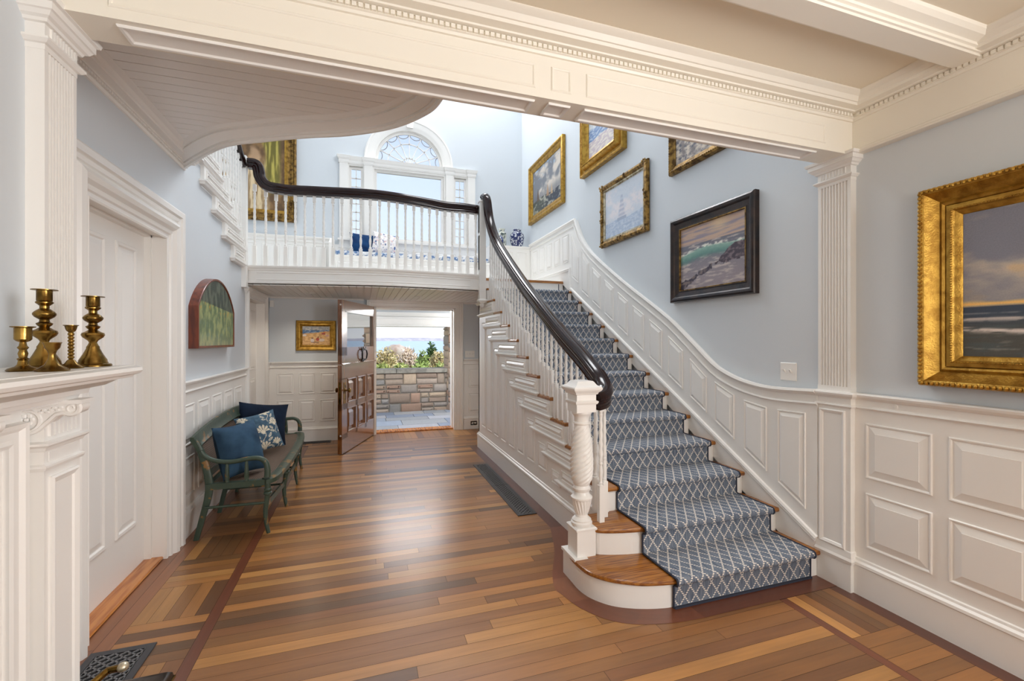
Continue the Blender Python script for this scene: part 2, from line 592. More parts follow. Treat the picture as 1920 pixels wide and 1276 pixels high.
plank(1.42, 1.56, 3.3, 4.9, red(), 'Y', .0012)
plank(1.42, 1.56, 4.9, 6.2, red(), 'Y', .0012)
plank(1.75, 2.80, 1.963, 2.12, lin((102, 54, 32)), 'X', .0012)
def plank_mesh(mb, tints, uvs, name, mat, **kw):
    ob = mb.build(name, mat, None, 0, {'kind': 'structure'})
    me = ob.data
    ca = me.color_attributes.new('tint', 'FLOAT_COLOR', 'POINT')
    for i, c in enumerate(tints): ca.data[i].color = c
    uvl = me.uv_layers.new(name='UVMap')
    for lp in me.loops: uvl.data[lp.index].uv = uvs[lp.vertex_index]
    return ob
floor = plank_mesh(fl, FT, FU, 'floor', 'floor')
b = MB(); b.box(-1.45, 2.95, -3.3, 7.75, -0.2, -0.002)
b.build('subfloor', 'dark', floor)

# ---- walls ----------------------------------------------------------------
wr = MB()
wr.box(2.80, 2.95, -.7, 2.0, 0, 3.2).box(2.80, 2.95, -3.3, -2.3, 0, 3.2).box(2.80, 2.95, -2.3, -.7, 0, 1.16).box(2.80, 2.95, -2.3, -.7, 2.45, 3.2).box(2.78, 2.95, 2.0, 7.95, 0, 8.2)
wall_right = struct('wall_right', wr, 'blue')
def wainscot(mb, X, s, quads, rings=RAISED):
    for (ya, yb, za, zb) in quads:
        mb.panel([(X, ya, za), (X, yb, za), (X, yb, zb), (X, ya, zb)], (s, 0, 0), rings)
wp = MB(); wp.box(2.79, 2.81, -3.2, 1.90, 0, 1.15)
qs = []
for (ya, yb) in ((1.504, 1.827), (1.115, 1.436), (0.60, 1.045), (0.15, 0.53), (-0.4, 0.05), (-.95, -0.5)):
    qs += [(ya, yb, 0.697, 1.017), (ya, yb, 0.29, 0.61)]
wainscot(wp, 2.79, -1, qs)
wp.build('wainscot', 'white', wall_right)
m = MB(); m.sweep([(2.79, -3.2, 0), (2.79, 1.89, 0)], CHAIR, NZ); m.build('chair_rail', 'white', wall_right)
m = MB(); m.sweep([(2.79, -3.2, 0), (2.79, 1.89, 0)], BASE, NZ); m.build('baseboard', 'white', wall_right)
m = MB(); m.box(2.762, 2.81, -3.2, 1.89, 2.60, 2.93)
m.sweep([(2.762, -3.2, 0), (2.762, 1.89, 0)], [(0, 2.600), (.010, 2.602), (.014, 2.610), (.009, 2.616), (.012, 2.624), (.006, 2.630), (0, 2.632)], NZ)
m.build('frieze', 'trim_warm_light', wall_right)
m = MB(); m.lathe([(0, .014), (.004, .014), (.006, .008), (.006, .001)], segs=14)
bt = m.build('call_button', 'plastic', wall_right); bt.matrix_world = Matrix.Translation((2.788, 1.673, 1.132)) @ Matrix.Rotation(-PI / 2, 4, 'Y')

# stair wainscot on the right wall
CAPT = [(2.09, 1.187), (2.41, 1.174), (2.617, 1.195), (2.786, 1.238), (2.956, 1.314), (3.2, 1.49), (3.496, 1.70), (3.85, 1.905), (4.226, 2.114), (4.555, 2.31), (4.928, 2.543), (5.1, 2.665), (5.221, 2.771), (5.33, 2.89), (5.401, 2.99), (5.46, 3.08), (5.505, 3.160)]
cap = [p for p in spline([(0, y_, z_) for y_, z_ in CAPT], 3)] + [V((0, 7.26, 3.155))]
ws = MB()
poly = [(2.745, 2.09, 0)] + [(2.745, p.y, p.z - 0.02) for p in cap] + [(2.745, 7.8, 3.13), (2.745, 7.8, 2.3), (2.745, 5.9, 2.3)]
ws.prism(poly, (0.05, 0, 0))
def skirt(yv): return 0.243 + (yv - 2.094) * 0.5565
def capz(yv): return interp([(p.y, p.z) for p in cap], yv)
pans = [(2.165, 2.375)] + [(2.463 + .2958 * i, 2.666 + .2958 * i) for i in range(10)]
for ya, yb in pans:
    q = [(2.745, ya, skirt(ya) + .115), (2.745, yb, skirt(yb) + .115), (2.745, yb, capz(yb) - (.155 if ya < 2.9 else .19)), (2.745, ya, capz(ya) - (.155 if ya < 2.9 else .19))]
    ws.panel(q, (-1, 0, 0), RAISED_S)
ws.panel([(2.745, 5.415, 2.266), (2.745, 5.615, 2.378), (2.745, 5.625, 2.985), (2.745, 5.42, 2.62)], (-1, 0, 0), RAISED_S)
for i in range(5):
    ya = 5.725 + .299 * i
    ws.panel([(2.745, ya, 2.61), (2.745, ya + .2, 2.61), (2.745, ya + .2, 3.005), (2.745, ya, 3.005)], (-1, 0, 0), RAISED_S)
sw = struct('trim_1', ws, 'white')
NX = X3
m = MB()
cp = [V((2.745, p.y, p.z)) for p in cap]
m.sweep(cp, [(0.004, 0), (0.004, .028), (-.012, .034), (-.022, .022), (-.030, .014), (-.034, 0)], -X3, flip=-1)
m.sweep(cp, [(-.082, 0), (-.080, .010), (-.090, .016), (-.100, .008), (-.102, 0)], -X3, flip=-1)
m.build('cap_moulding', 'white', sw)
m = MB()
sk = [V((2.745, 2.09, skirt(2.09))), V((2.745, 5.66, skirt(5.66))), V((2.745, 5.69, 2.505)), V((2.745, 7.26, 2.525))]
m.sweep(sk, [(0.016, 0), (0.012, .014), (-.002, .020), (-.010, .012), (-.022, .014), (-.03, .006), (-.03, 0)], -X3, flip=-1)
m.build('skirt_moulding', 'white', sw)

# hall wall on the left (with the openings of the two side doors)
wl = MB()
xa, xb = -1.40, -1.30
wl.box(xa, xb, 2.03, 2.75, 0, 3.15).box(xa, xb, 2.75, 3.68, 2.235, 3.15)
st = [(3.68, 0), (5.98, 0), (5.98, 2.16), (5.82, 2.16), (5.82, 2.33), (5.29, 2.33), (5.29, 2.48), (4.99, 2.48), (4.99, 2.64), (4.68, 2.64), (4.68, 2.80), (4.40, 2.80), (4.40, 2.96), (4.1, 2.96), (4.1, 3.15), (3.68, 3.15)]
wl.prism([(xb, y_, z_) for y_, z_ in st], (-.1, 0, 0))
wl.box(xa, xb, 5.98, 6.86, 2.03, 2.16).box(xa, xb, 6.86, 7.3, 0, 2.16)
wall_left = struct('wall_left', wl, 'blue')
m = MB(); m.box(-1.305, -1.296, 3.88, 5.88, 0, 1.15)
m.box(-1.305, -1.296, 7.0, 7.3, 0, 1.15)
qs = []
for i in range(6):
    ya = 3.937 + .363 * i
    if ya + .27 < 5.85: qs += [(ya, ya + .275, 0.69, 1.003), (ya, ya + .275, .292, .598)]
wainscot(m, -1.296, 1, qs)
m.panel([(-1.296, 7.02, .69), (-1.296, 7.2, .69), (-1.296, 7.2, 1.01), (-1.296, 7.02, 1.01)], X3, RAISED_S)
m.panel([(-1.296, 7.02, .29), (-1.296, 7.2, .29), (-1.296, 7.2, .6), (-1.296, 7.02, .6)], X3, RAISED_S)
m.build('wainscot', 'white', wall_left)
m = MB(); m.sweep([(-1.296, 3.88, 0), (-1.296, 5.92, 0)], CHAIR, NZ, flip=-1); m.sweep([(-1.296, 6.98, 0), (-1.296, 7.25, 0)], CHAIR, NZ, flip=-1)
m.build('chair_rail', 'white', wall_left)
m = MB(); m.sweep([(-1.296, 3.87, 0), (-1.296, 5.92, 0)], BASE, NZ, flip=-1); m.sweep([(-1.296, 6.98, 0), (-1.296, 7.25, 0)], BASE, NZ, flip=-1)
m.build('baseboard', 'white', wall_left)
HC = [(0, 0), (.010, .002), (.016, .014), (.012, .018), (.012, .034), (.030, .036), (.032, .044), (.075, .046), (.078, .056), (.085, .058), (.10, .074), (.13, .084), (.13, .10), (0, .10)]
m = MB(); m.sweep([(-1.30, 2.04, 2.795), (-1.30, 4.02, 2.795)], HC, NZ, flip=-1)
for i in range(84):
    yy = 2.06 + i * .0235
    m.box(-1.289, -1.274, yy, yy + .014, 2.815, 2.829)
m.build('crown_moulding', 'white', wall_left)
m = MB(); m.box(-1.305, -1.285, 5.86, 5.955, 0, 2.05)
m.sweep([(-1.3, 5.85, 2.05), (-1.28, 5.85, 2.05), (-1.28, 5.965, 2.05), (-1.3, 5.965, 2.05)], [(0, 0), (.008, .004), (.010, .02), (.02, .026), (.03, .045), (.034, .06), (0, .064)], NZ, flip=-1)
m.build('corner_board', 'white', wall_left)

# chimney wall of the near room
struct('wall_fireplace', MB().box(-1.35, -1.05, -3.3, 1.90, 0, 3.2), 'blue')
# wall behind the camera, with two windows
wb = MB()
for x0, x1, z0, z1 in ((-1.4, -.6, 0, 3.2), (.5, 1.1, 0, 3.2), (2.2, 2.95, 0, 3.2), (-.6, .5, 0, .7), (-.6, .5, 2.4, 3.2), (1.1, 2.2, 0, .7), (1.1, 2.2, 2.4, 3.2)):
    wb.box(x0, x1, -3.35, -3.2, z0, z1)
struct('wall_rear', wb, 'blue')

# ---- pilasters and the panelled beam -----------------------------------------
def pilaster(name, xf, s, y0, y1, z0, z1, back, lower):
    g = MB()
    n, mg = 9, .016
    pit = (y1 - y0 - 2 * mg) / n
    sec = [(y0, abs(back - xf)), (y0, 0)]
    for i in range(n):
        a = y0 + mg + i * pit + pit * .16
        w = pit * .68
        sec += [(a, 0), (a + w * .12, .009), (a + w * .5, .013), (a + w * .88, .009), (a + w, 0)]
    sec += [(y1, 0), (y1, abs(back - xf))]
    ring = lambda z: [(xf - s * d, yv, z) for yv, d in sec]
    g.loft([ring(z0), ring(z1)])
    x_in = xf - s * .02
    xe = xf + s * .0015
    g.box(min(back, xe), max(back, xe), y0 - .0015, y1 + .0015, z0 - .03, z0 + .03)
    g.box(min(back, xe), max(back, xe), y0 - .0015, y1 + .0015, z1 - .02, 2.62)
    ob = g.build(name, 'white', None, 30, {'kind': 'structure'})
    c = MB()
    path = [(back, y0, 0), (xf, y0, 0), (xf, y1, 0), (back, y1, 0)]
    fp = 1 if s < 0 else -1
    c.sweep(path, [(0, 2.478), (.010, 2.480), (.020, 2.490), (.020, 2.497), (.006, 2.503), (0, 2.505)], NZ, flip=fp)
    c.sweep(path, [(0, 2.545), (.012, 2.547), (.016, 2.556), (.026, 2.562), (.034, 2.574), (.040, 2.577), (.040, 2.600), (.050, 2.603), (.054, 2.618), (0, 2.622)], NZ, flip=fp)
    for i in range(9):
        a = y0 + mg + i * pit + pit * .55
        c.box(min(xf, xf + s * .007), max(xf, xf + s * .007), a, a + pit * .42, 2.507, 2.544)
    c.build('capital', 'white', ob)
    if lower:
        d = MB()
        d.box(min(back, xf), max(back, xf), y0, y1, 0, z0)
        d.panel([(xf, y0 + .03, .24), (xf, y1 - .012, .24), (xf, y1 - .012, 1.075), (xf, y0 + .03, 1.075)], (s, 0, 0), SUNK)
        d.sweep(path, CHAIR, NZ, flip=fp)
        d.sweep(path, [(0, .165), (.012, .167), (.016, .185), (.010, .2), (.006, .235), (0, .24)], NZ, flip=fp)
        d.box(min(back, xf + s * .008), max(back, xf + s * .008), y0 - .006, y1, 0, .17)
        d.build('pedestal', 'white', ob)
    return ob
pilaster('pilaster_right', 2.752, -1, 1.888, 2.088, 1.19, 2.48, 2.80, True)
pilaster('pilaster_left', -1.0, 1, 1.885, 2.058, 0.10, 2.48, -1.3, False)
bm_ = MB(); bm_.box(-1.35, 2.80, 1.885, 2.045, 2.605, 3.2)
FR = [(0, 0), (0, .002), (.004, .0055), (.010, .004), (.013, .0005)]
for x0, x1 in ((-.83, .737), (.815, .916), (.994, 2.54)):
    bm_.panel([(x0, 1.885, 2.643), (x1, 1.885, 2.643), (x1, 1.885, 2.753), (x0, 1.885, 2.753)], (0, -1, 0), FR)
beam = struct('beam', bm_, 'trim_warm_light')
m = MB()
for x0, x1 in ((-.82, .746), (.815, .926), (1.0, 2.51)):
    m.panel([(x0, 1.912, 2.605), (x1, 1.912, 2.605), (x1, 2.022, 2.605), (x0, 2.022, 2.605)], (0, 0, -1), [(0, 0), (0, .004), (.003, .009), (.012, .008), (.017, .0015), (.02, .001)])
m.build('soffit_panel', 'white', beam)
NC = [(0, 0), (.010, .001), (.014, .012), (.022, .015), (.022, .036), (.046, .038), (.048, .045), (.088, .047), (.092, .060), (.098, .062), (.112, .082), (.128, .090), (.137, .100), (.137, .116), (0, .116)]
m = MB()
m.sweep([(-1.05, -3.2, 2.795), (-1.05, 1.885, 2.795), (2.762, 1.885, 2.795), (2.762, -3.2, 2.795)], NC, NZ, flip=-1)
x = -1.0
while x < 2.72:
    m.box(x, x + .017, 1.885 - .032, 1.885 - .02, 2.812, 2.829); x += .0245
yv = 1.84
while yv > -.6:
    m.box(2.762 - .032, 2.762 - .02, yv - .017, yv, 2.812, 2.829); yv -= .0245
m.build('crown_moulding', 'trim_warm_light', beam, 26)

# ---- ceilings -------------------------------------------------------------------
cn = MB(); cn.box(-1.35, 2.95, -3.3, 1.9, 2.90, 3.2)
ceil_near = struct('ceiling_near', cn, 'cream')
m = MB()
for yc in (1.34, -0.9):
    m.box(-1.05, 2.762, yc - .05, yc + .05, 2.826, 2.91)
    cp_ = [(0, 0), (.004, .008), (.012, .010), (.012, .022), (.022, .026), (.024, .036), (.055, .048), (.07, .062), (.075, .075), (0, .08)]
    m.sweep([(-1.0, yc + .05, 2.826), (2.74, yc + .05, 2.826)], cp_, NZ, flip=1)
    m.sweep([(-1.0, yc - .05, 2.826), (2.74, yc - .05, 2.826)], cp_, NZ, flip=-1)
m.build('cross_beam', 'trim_warm_light', ceil_near)

curve = spline([(-1.3, 4.02, 0), (-.91, 3.5, 0), (-.62, 3.3, 0), (-.35, 3.15, 0), (-.09, 3.03, 0), (.16, 2.853, 0), (.328, 2.64, 0), (.40, 2.44, 0), (.42, 2.04, 0)], 6)
ch = MB()
ch.prism([(-1.35, 2.0, 2.893)] + [(p.x - .03, p.y - .03, 2.893) for p in reversed(curve)] + [(-1.35, 4.0, 2.893)], (0, 0, .27))
ceil_hall = struct('ceiling_hall', ch, 'white')
m = MB()
ctab = sorted([(p.y, p.x) for p in curve])
yv = 2.045
while yv < 3.95:
    y2 = min(yv + .082, 3.98)
    x1, x2 = interp(ctab, yv) - .1, interp(ctab, y2) - .1
    if min(x1, x2) > -1.29:
        m.prism([(-1.3, yv + .003, 2.880), (x1, yv + .003, 2.880), (x2, y2 - .003, 2.880), (-1.3, y2 - .003, 2.880)], (0, 0, .014))
        m.prism([(-1.3, yv, 2.885), (x1, yv, 2.885), (x2, y2, 2.885), (-1.3, y2, 2.885)], (0, 0, .009))
    yv = y2
m.build('beadboard', 'white', ceil_hall)
m = MB()
m.sweep([V((p.x, p.y, 2.80)) for p in curve], [(-.012, 0.03), (-.006, .008), (.004, 0), (.018, 0), (.020, .016), (.032, .016), (.032, .030), (.040, .026), (.098, .052), (.094, .066), (.110, .067), (.128, .076), (.148, .090), (.160, .093), (.178, .097), (.178, .12), (-.012, .12)], NZ, flip=-1)
m.sweep([V((p.x, p.y, 2.80)) for p in curve], [(-.012, .1), (-.012, .40), (-.03, .40), (-.03, .42), (.01, .42), (.01, .1)], NZ, flip=-1)
m.build('curved_crown_moulding', 'white', ceil_hall, 10)

# landing slab: floor upstairs, ceiling of the entry below
front = spline([(-1.30, 5.80, 0), (-.785, 5.705, 0), (-.369, 5.635, 0), (-.158, 5.60, 0), (.308, 5.55, 0), (.858, 5.595, 0), (1.47, 5.68, 0)], 6)
def frontY(xv): return interp([(p.x, p.y) for p in front], xv)
lf = MB()
fp_ = [(p.x, p.y + .01) for p in front]
lf.prism([(-2.6, 5.72, 2.155)] + [(-1.3, 5.72, 2.155)] + [(x_, y_, 2.155) for x_, y_ in fp_] + [(1.53, 5.93, 2.155), (2.75, 5.93, 2.155), (2.75, 7.9, 2.155), (-2.6, 7.9, 2.155)], (0, 0, .19))
landing = struct('floor_landing', lf, 'white')
m = MB()
fpath = [V((p.x, p.y, 0)) for p in front]
m.sweep(fpath, [(0, 2.155), (.010, 2.157), (.012, 2.175), (.004, 2.180), (.002, 2.30), (.012, 2.306), (.014, 2.318), (.024, 2.328), (.030, 2.342), (.030, 2.356), (-.06, 2.358), (-.06, 2.155)], NZ, flip=-1)
fl_ = [p for p in fpath if -1.22 < p.x < 1.40]
m.sweep([V((p.x, p.y, 0)) for p in fl_], [(0, 2.193), (.006, 2.194), (.010, 2.200), (.004, 2.206), (0, 2.207)], NZ, flip=-1)
m.sweep([V((p.x, p.y, 0)) for p in fl_], [(0, 2.272), (.006, 2.273), (.010, 2.280), (.004, 2.286), (0, 2.287)], NZ, flip=-1)
m.build('fascia', 'white', landing, 30)
m = MB()
x = -1.3
while x < 2.0:
    y0 = (frontY(x + .04) + .05) if x < 1.5 else 6.1
    m.box(x + .003, x + .083, y0, 7.43, 2.138, 2.150)
    x += .087
m.box(-1.3, 2.0, 5.9, 7.43, 2.146, 2.156)
m.build('beadboard', 'white', landing)
m = MB(); m.sweep([(-1.296, 5.95, 2.115), (-1.296, 7.25, 2.115), (0.0, 7.25, 2.115)], [(0, 0), (.008, .002), (.012, .012), (.022, .024), (0, .026)], NZ, flip=-1)
m.sweep([(1.6, 7.43, 2.115), (2.0, 7.43, 2.115)], [(0, 0), (.008, .002), (.012, .012), (.022, .024), (0, .026)], NZ, flip=-1)
m.build('cove_moulding', 'white', landing)
cu = MB()
for x0, x1, y0, y1 in ((-2.75, 2.95, 1.92, 8.0),):
    cu.box(x0, x1, y0, y1, 8.1, 8.25)
struct('ceiling_upper', cu, 'white')

# ---- entry walls -----------------------------------------------------------------
we = MB()
we.box(-1.4, 0.0, 7.25, 7.80, 0, 2.16).box(0.0, .165, 7.43, 7.80, 0, 2.16).box(.165, 1.465, 7.43, 7.80, 2.045, 2.16).box(1.465, 2.95, 7.43, 7.80, 0, 2.16)
we.box(2.0, 2.1, 6.1, 7.45, 0, 2.16)
wall_entry = struct('wall_entry', we, 'blue')
m = MB(); m.box(-1.3, 0.0, 7.244, 7.252, 0, 1.15); m.box(1.58, 2.0, 7.424, 7.432, 0, 1.15)
for xa_, xb_ in ((-1.20, -.98), (-.908, -.692), (-.617, -.402), (-.33, -.11)):
    for za, zb in ((.713, 1.017), (.300, .617)):
        m.panel([(xa_, 7.244, za), (xb_, 7.244, za), (xb_, 7.244, zb), (xa_, 7.244, zb)], (0, -1, 0), RAISED_S)
for za, zb in ((.707, 1.02), (.284, .611)):
    m.panel([(1.688, 7.424, za), (1.9, 7.424, za), (1.9, 7.424, zb), (1.688, 7.424, zb)], (0, -1, 0), RAISED_S)
m.build('wainscot', 'white', wall_entry)
m = MB(); m.sweep([(-1.30, 7.244, 0), (0.0, 7.244, 0)], CHAIR, NZ, flip=-1); m.sweep([(1.6, 7.424, 0), (2.0, 7.424, 0)], CHAIR, NZ, flip=-1); m.build('chair_rail', 'white', wall_entry)
m = MB(); m.sweep([(-1.30, 7.244, 0), (0.0, 7.244, 0)], BASE, NZ, flip=-1); m.sweep([(1.6, 7.424, 0), (2.0, 7.424, 0)], BASE, NZ, flip=-1); m.build('baseboard', 'white', wall_entry)
# front door frame
CAS = [(0, 0), (0, .018), (.012, .022), (.022, .016), (.06, .018), (.072, .026), (.085, .028), (.095, .040), (.118, .042), (.125, .036), (.128, 0)]
m = MB()
m.sweep([(.165, 7.43, 0), (.165, 7.43, 2.035), (1.465, 7.43, 2.035), (1.465, 7.43, 0)], CAS, (0, -1, 0), flip=1)
m.box(.165, .19, 7.43, 7.78, 0, 2.045).box(1.44, 1.466, 7.43, 7.78, 0, 2.045).box(.165, 1.465, 7.43, 7.78, 2.02, 2.046)
m.box(1.425, 1.441, 7.55, 7.64, 0, 2.02).box(.19, 1.44, 7.55, 7.64, 2.005, 2.021)
m.build('door_casing', 'white', wall_entry)
b = MB(); b.prism([(.19, 7.50, 0), (1.44, 7.50, 0), (1.44, 7.50, .02), (.19, 7.50, .02)], (0, .22, 0)); b.build('threshold', 'sill', wall_entry)

# ---- back wall upstairs with the Palladian window ----------------------------------
CXW, HZ = .745, 4.515
wk = MB(); yb0, yb1 = 7.80, 7.95
wk.box(-2.7, -.245, yb0, yb1, 2.16, HZ).box(1.755, 2.95, yb0, yb1, 2.16, HZ).box(-.245, 1.755, yb0, yb1, 2.16, 3.165)
def half(sg):
    rr = .60
    a = [(CXW + sg * rr * math.cos(t), yb0, HZ + rr * math.sin(t)) for t in [PI / 2 * i / 14 for i in range(15)]]
    xo = -2.7 if sg < 0 else 2.95
    pts = [(xo, yb0, HZ)] + a + [(CXW, yb0, 8.2), (xo, yb0, 8.2)]
    wk.prism(pts, (0, .15, 0))
half(-1); half(1)
wall_back = struct('wall_back', wk, 'blue')
m = MB(); m.box(-2.6, -.5, 7.79, 7.81, 2.35, 3.12)
for i in range(6):
    xa_ = -2.5 + .335 * i
    m.panel([(xa_, 7.79, 2.62), (xa_ + .25, 7.79, 2.62), (xa_ + .25, 7.79, 3.02), (xa_, 7.79, 3.02)], (0, -1, 0), RAISED_S)
m.sweep([(-2.6, 7.79, 1.965), (-.5, 7.79, 1.965)], CHAIR, NZ, flip=-1)
m.sweep([(-2.6, 7.79, 2.352), (-.5, 7.79, 2.352)], BASE, NZ, flip=-1)
m.build('wainscot', 'white', wall_back)
wn = bpy.data.objects.new('window_1', None); COL.objects.link(wn); wn.location = (CXW, 7.8, 3.165); wn['kind'] = 'structure'
bpy.context.view_layer.update()
m = MB()
for x0, x1 in ((-.375, -.245), (.005, .138), (1.363, 1.496), (1.755, 1.888)):
    m.box(x0, x1, 7.765, 7.9, 3.13, 4.40)
    m.sweep([(x0, 7.80, 0), (x0, 7.765, 0), (x1, 7.765, 0), (x1, 7.80, 0)], [(0, 4.395), (.006, 4.397), (.008, 4.41), (.012, 4.415), (.012, 4.45), (.03, 4.475), (.034, 4.50), (.04, 4.515), (0, 4.52)], NZ, flip=-1)
m.build('pilaster', 'white', wn)
m = MB()
m.box(-.39, 1.90, 7.785, 7.9, 4.40, 4.515)
m.sweep([(-.39, 7.785, 0), (1.90, 7.785, 0)], [(0, 4.41), (.006, 4.415), (.008, 4.45), (.02, 4.47), (.028, 4.50), (.034, 4.518), (0, 4.522)], NZ, flip=-1)
m.build('entablature', 'white', wn)
arc = lambda r, n=28, y_=7.80: [(CXW - r * math.cos(PI * i / n), y_, HZ + r * math.sin(PI * i / n)) for i in range(n + 1)]
m = MB()
m.sweep(arc(.615), [(-.05, -.12), (-.05, .006), (0, .022), (.02, .028), (.09, .030), (.105, .042), (.125, .042), (.128, 0), (.0, 0), (0, -.12)], (0, -1, 0), flip=1)
m.prism([(CXW - .05, 7.75, HZ + .60), (CXW + .05, 7.75, HZ + .60), (CXW + .07, 7.75, HZ + .75), (CXW - .07, 7.75, HZ + .75)], (0, .06, 0))
m.build('arch_casing', 'white', wn, 30)
m = MB()
def bars(mb, x0, x1, z0, z1, w, y0, y1):
    mb.box(x0, x0 + w, y0, y1, z0, z1).box(x1 - w, x1, y0, y1, z0, z1).box(x0 + w, x1 - w, y0, y1, z0, z0 + w).box(x0 + w, x1 - w, y0, y1, z1 - w, z1)
bars(m, .138, 1.363, 3.165, 4.40, .03, 7.80, 7.9); bars(m, .165, 1.336, 3.185, 4.375, .045, 7.84, 7.89)
m.build('sash', 'white', wn)
for x0, x1 in ((-.245, .005), (1.496, 1.755)):
    m = MB(); bars(m, x0, x1, 3.165, 4.40, .02, 7.80, 7.9); bars(m, x0 + .018, x1 - .018, 3.185, 4.37, .035, 7.84, 7.88)
    xc = (x0 + x1) / 2; m.box(xc - .008, xc + .008, 7.85, 7.875, 3.2, 4.35)
    for i in range(1, 8): m.box(x0 + .04, x1 - .04, 7.85, 7.875, 3.21 + i * .14 - .007, 3.21 + i * .14 + .007)
    m.build('sidelight_sash', 'white', wn)
m = MB()
m.sweep(arc(.52, 28, 7.87), [(0, 0), (0, .03), (.05, .03), (.05, 0)], (0, -1, 0))
m.sweep(arc(.36, 24, 7.87), [(-.008, 0), (-.008, .02), (.008, .02), (.008, 0)], (0, -1, 0))
m.sweep(arc(.12, 16, 7.87), [(-.008, 0), (-.008, .02), (.008, .02), (.008, 0)], (0, -1, 0))
for i in range(1, 8):
    a = PI * i / 8
    d = V((math.cos(a), 0, math.sin(a))); q = V((-math.sin(a), 0, math.cos(a)))
    m.obox(V((CXW, 7.86, HZ)) + d * .27, d * .26, (0, .01, 0), q * .007)
for i in range(8):
    a = PI * (i + .5) / 8
    c = V((CXW, 7.87, HZ)) + V((math.cos(a), 0, math.sin(a))) * .565
    path = [c - V((math.cos(a + t), 0, math.sin(a + t))) * .108 for t in [-1.1 + 2.2 * j / 8 for j in range(9)]]
    m.rod(path, .007, 6)
m.box(CXW - .57, CXW + .57, 7.84, 7.88, HZ - .01, HZ + .03)
m.build('fanlight_tracery', 'white', wn)
m = MB(); m.box(-.23, 1.74, 7.862, 7.866, 3.17, 4.40)
pts = [(CXW + .56 * math.cos(PI * i / 24), 7.862, HZ + .56 * math.sin(PI * i / 24)) for i in range(25)]
m.prism(pts, (0, .004, 0)); m.build('glass', 'glass', wn, 0)
m = MB(); m.box(-.40, 1.91, 7.74, 7.9, 3.135, 3.165).box(-.38, 1.89, 7.775, 7.8, 3.06, 3.135); m.build('sill', 'white', wn)
# remaining upper walls
struct('wall_upper_left', MB().box(-2.75, -2.6, 2.0, 7.95, 2.1, 8.2), 'blue')
struct('wall_upper_front', MB().box(-2.75, 2.95, 1.92, 2.03, 3.15, 8.2), 'blue')
struct('wall_under_stair', MB().box(1.60, 2.78, 6.05, 6.11, 0, 2.2), 'white')  # wall closing off the space under the stair

# ---- door_2: white door in the left wall -------------------------------------------
d2 = bpy.data.objects.new('door_2', None); COL.objects.link(d2); d2.location = (-1.41, 3.2, 0); d2['kind'] = 'structure'
bpy.context.view_layer.update()
m = MB(); m.box(-1.45, -1.41, 2.74, 3.668, .006, 2.225)
for ya, yb in ((2.86, 3.166), (3.276, 3.535)):
    m.panel([(-1.41, ya, .305), (-1.41, yb, .305), (-1.41, yb, 2.10), (-1.41, ya, 2.10)], X3, [(0, 0), (0, .006), (.006, .011), (.022, .010), (.03, .0015), (.036, .001), (.065, .008)])
m.build('leaf', 'white', d2)
m = MB()
TC = [(0, 0), (0, .014), (.010, .018), (.016, .012), (.034, .014), (.040, .026), (.052, .030), (.058, .020), (.066, .024), (.082, .046), (.105, .056), (.128, .046), (.142, .024), (.150, .022), (.156, .034), (.176, .038), (.182, .030), (.190, .048), (.222, .052), (.234, .044), (.236, 0)]
m.sweep([(-1.30, 2.75, 0), (-1.30, 2.75, 2.20), (-1.30, 3.665, 2.20), (-1.30, 3.665, 0)], TC, X3, flip=1)
m.box(-1.415, -1.30, 3.666, 3.69, 0, 2.24).box(-1.415, -1.30, 2.73, 2.752, 0, 2.24).box(-1.415, -1.30, 2.73, 3.69, 2.215, 2.24)
m.box(-1.415, -1.372, 3.648, 3.668, 0, 2.218).box(-1.415, -1.372, 2.75, 3.668, 2.2, 2.218)
m.build('casing', 'white', d2)
m = MB(); m.prism([(-1.43, 2.74, 0), (-1.318, 2.74, 0), (-1.306, 2.74, .006), (-1.312, 2.74, .018), (-1.43, 2.74, .02)], (0, .93, 0)); m.build('threshold', 'sill', d2)
struct('wall_closet', MB().box(-1.60, -1.50, 2.5, 4.0, 0, 2.4), 'white')
# ---- door_3: white side door in the entry -------------------------------------------
d3 = bpy.data.objects.new('door_3', None); COL.objects.link(d3); d3.location = (-1.38, 6.4, 0); d3['kind'] = 'structure'
bpy.context.view_layer.update()
m = MB(); m.box(-1.42, -1.385, 6.0, 6.85, .006, 2.03)
for za, zb in ((.25, 1.0), (1.12, 1.9)):
    for ya, yb in ((6.08, 6.36), (6.46, 6.74)):
        m.panel([(-1.385, ya, za), (-1.385, yb, za), (-1.385, yb, zb), (-1.385, ya, zb)], X3, RAISED_S)
m.build('leaf', 'white', d3)
m = MB(); m.sweep([(-1.30, 6.0, 0), (-1.30, 6.0, 2.0), (-1.30, 6.845, 2.0), (-1.30, 6.845, 0)], CAS, X3, flip=1)
m.box(-1.39, -1.30, 6.845, 6.865, 0, 2.03).box(-1.39, -1.30, 5.985, 6.002, 0, 2.03).box(-1.39, -1.30, 6.0, 6.85, 2.0, 2.03)
m.build('casing', 'white', d3)
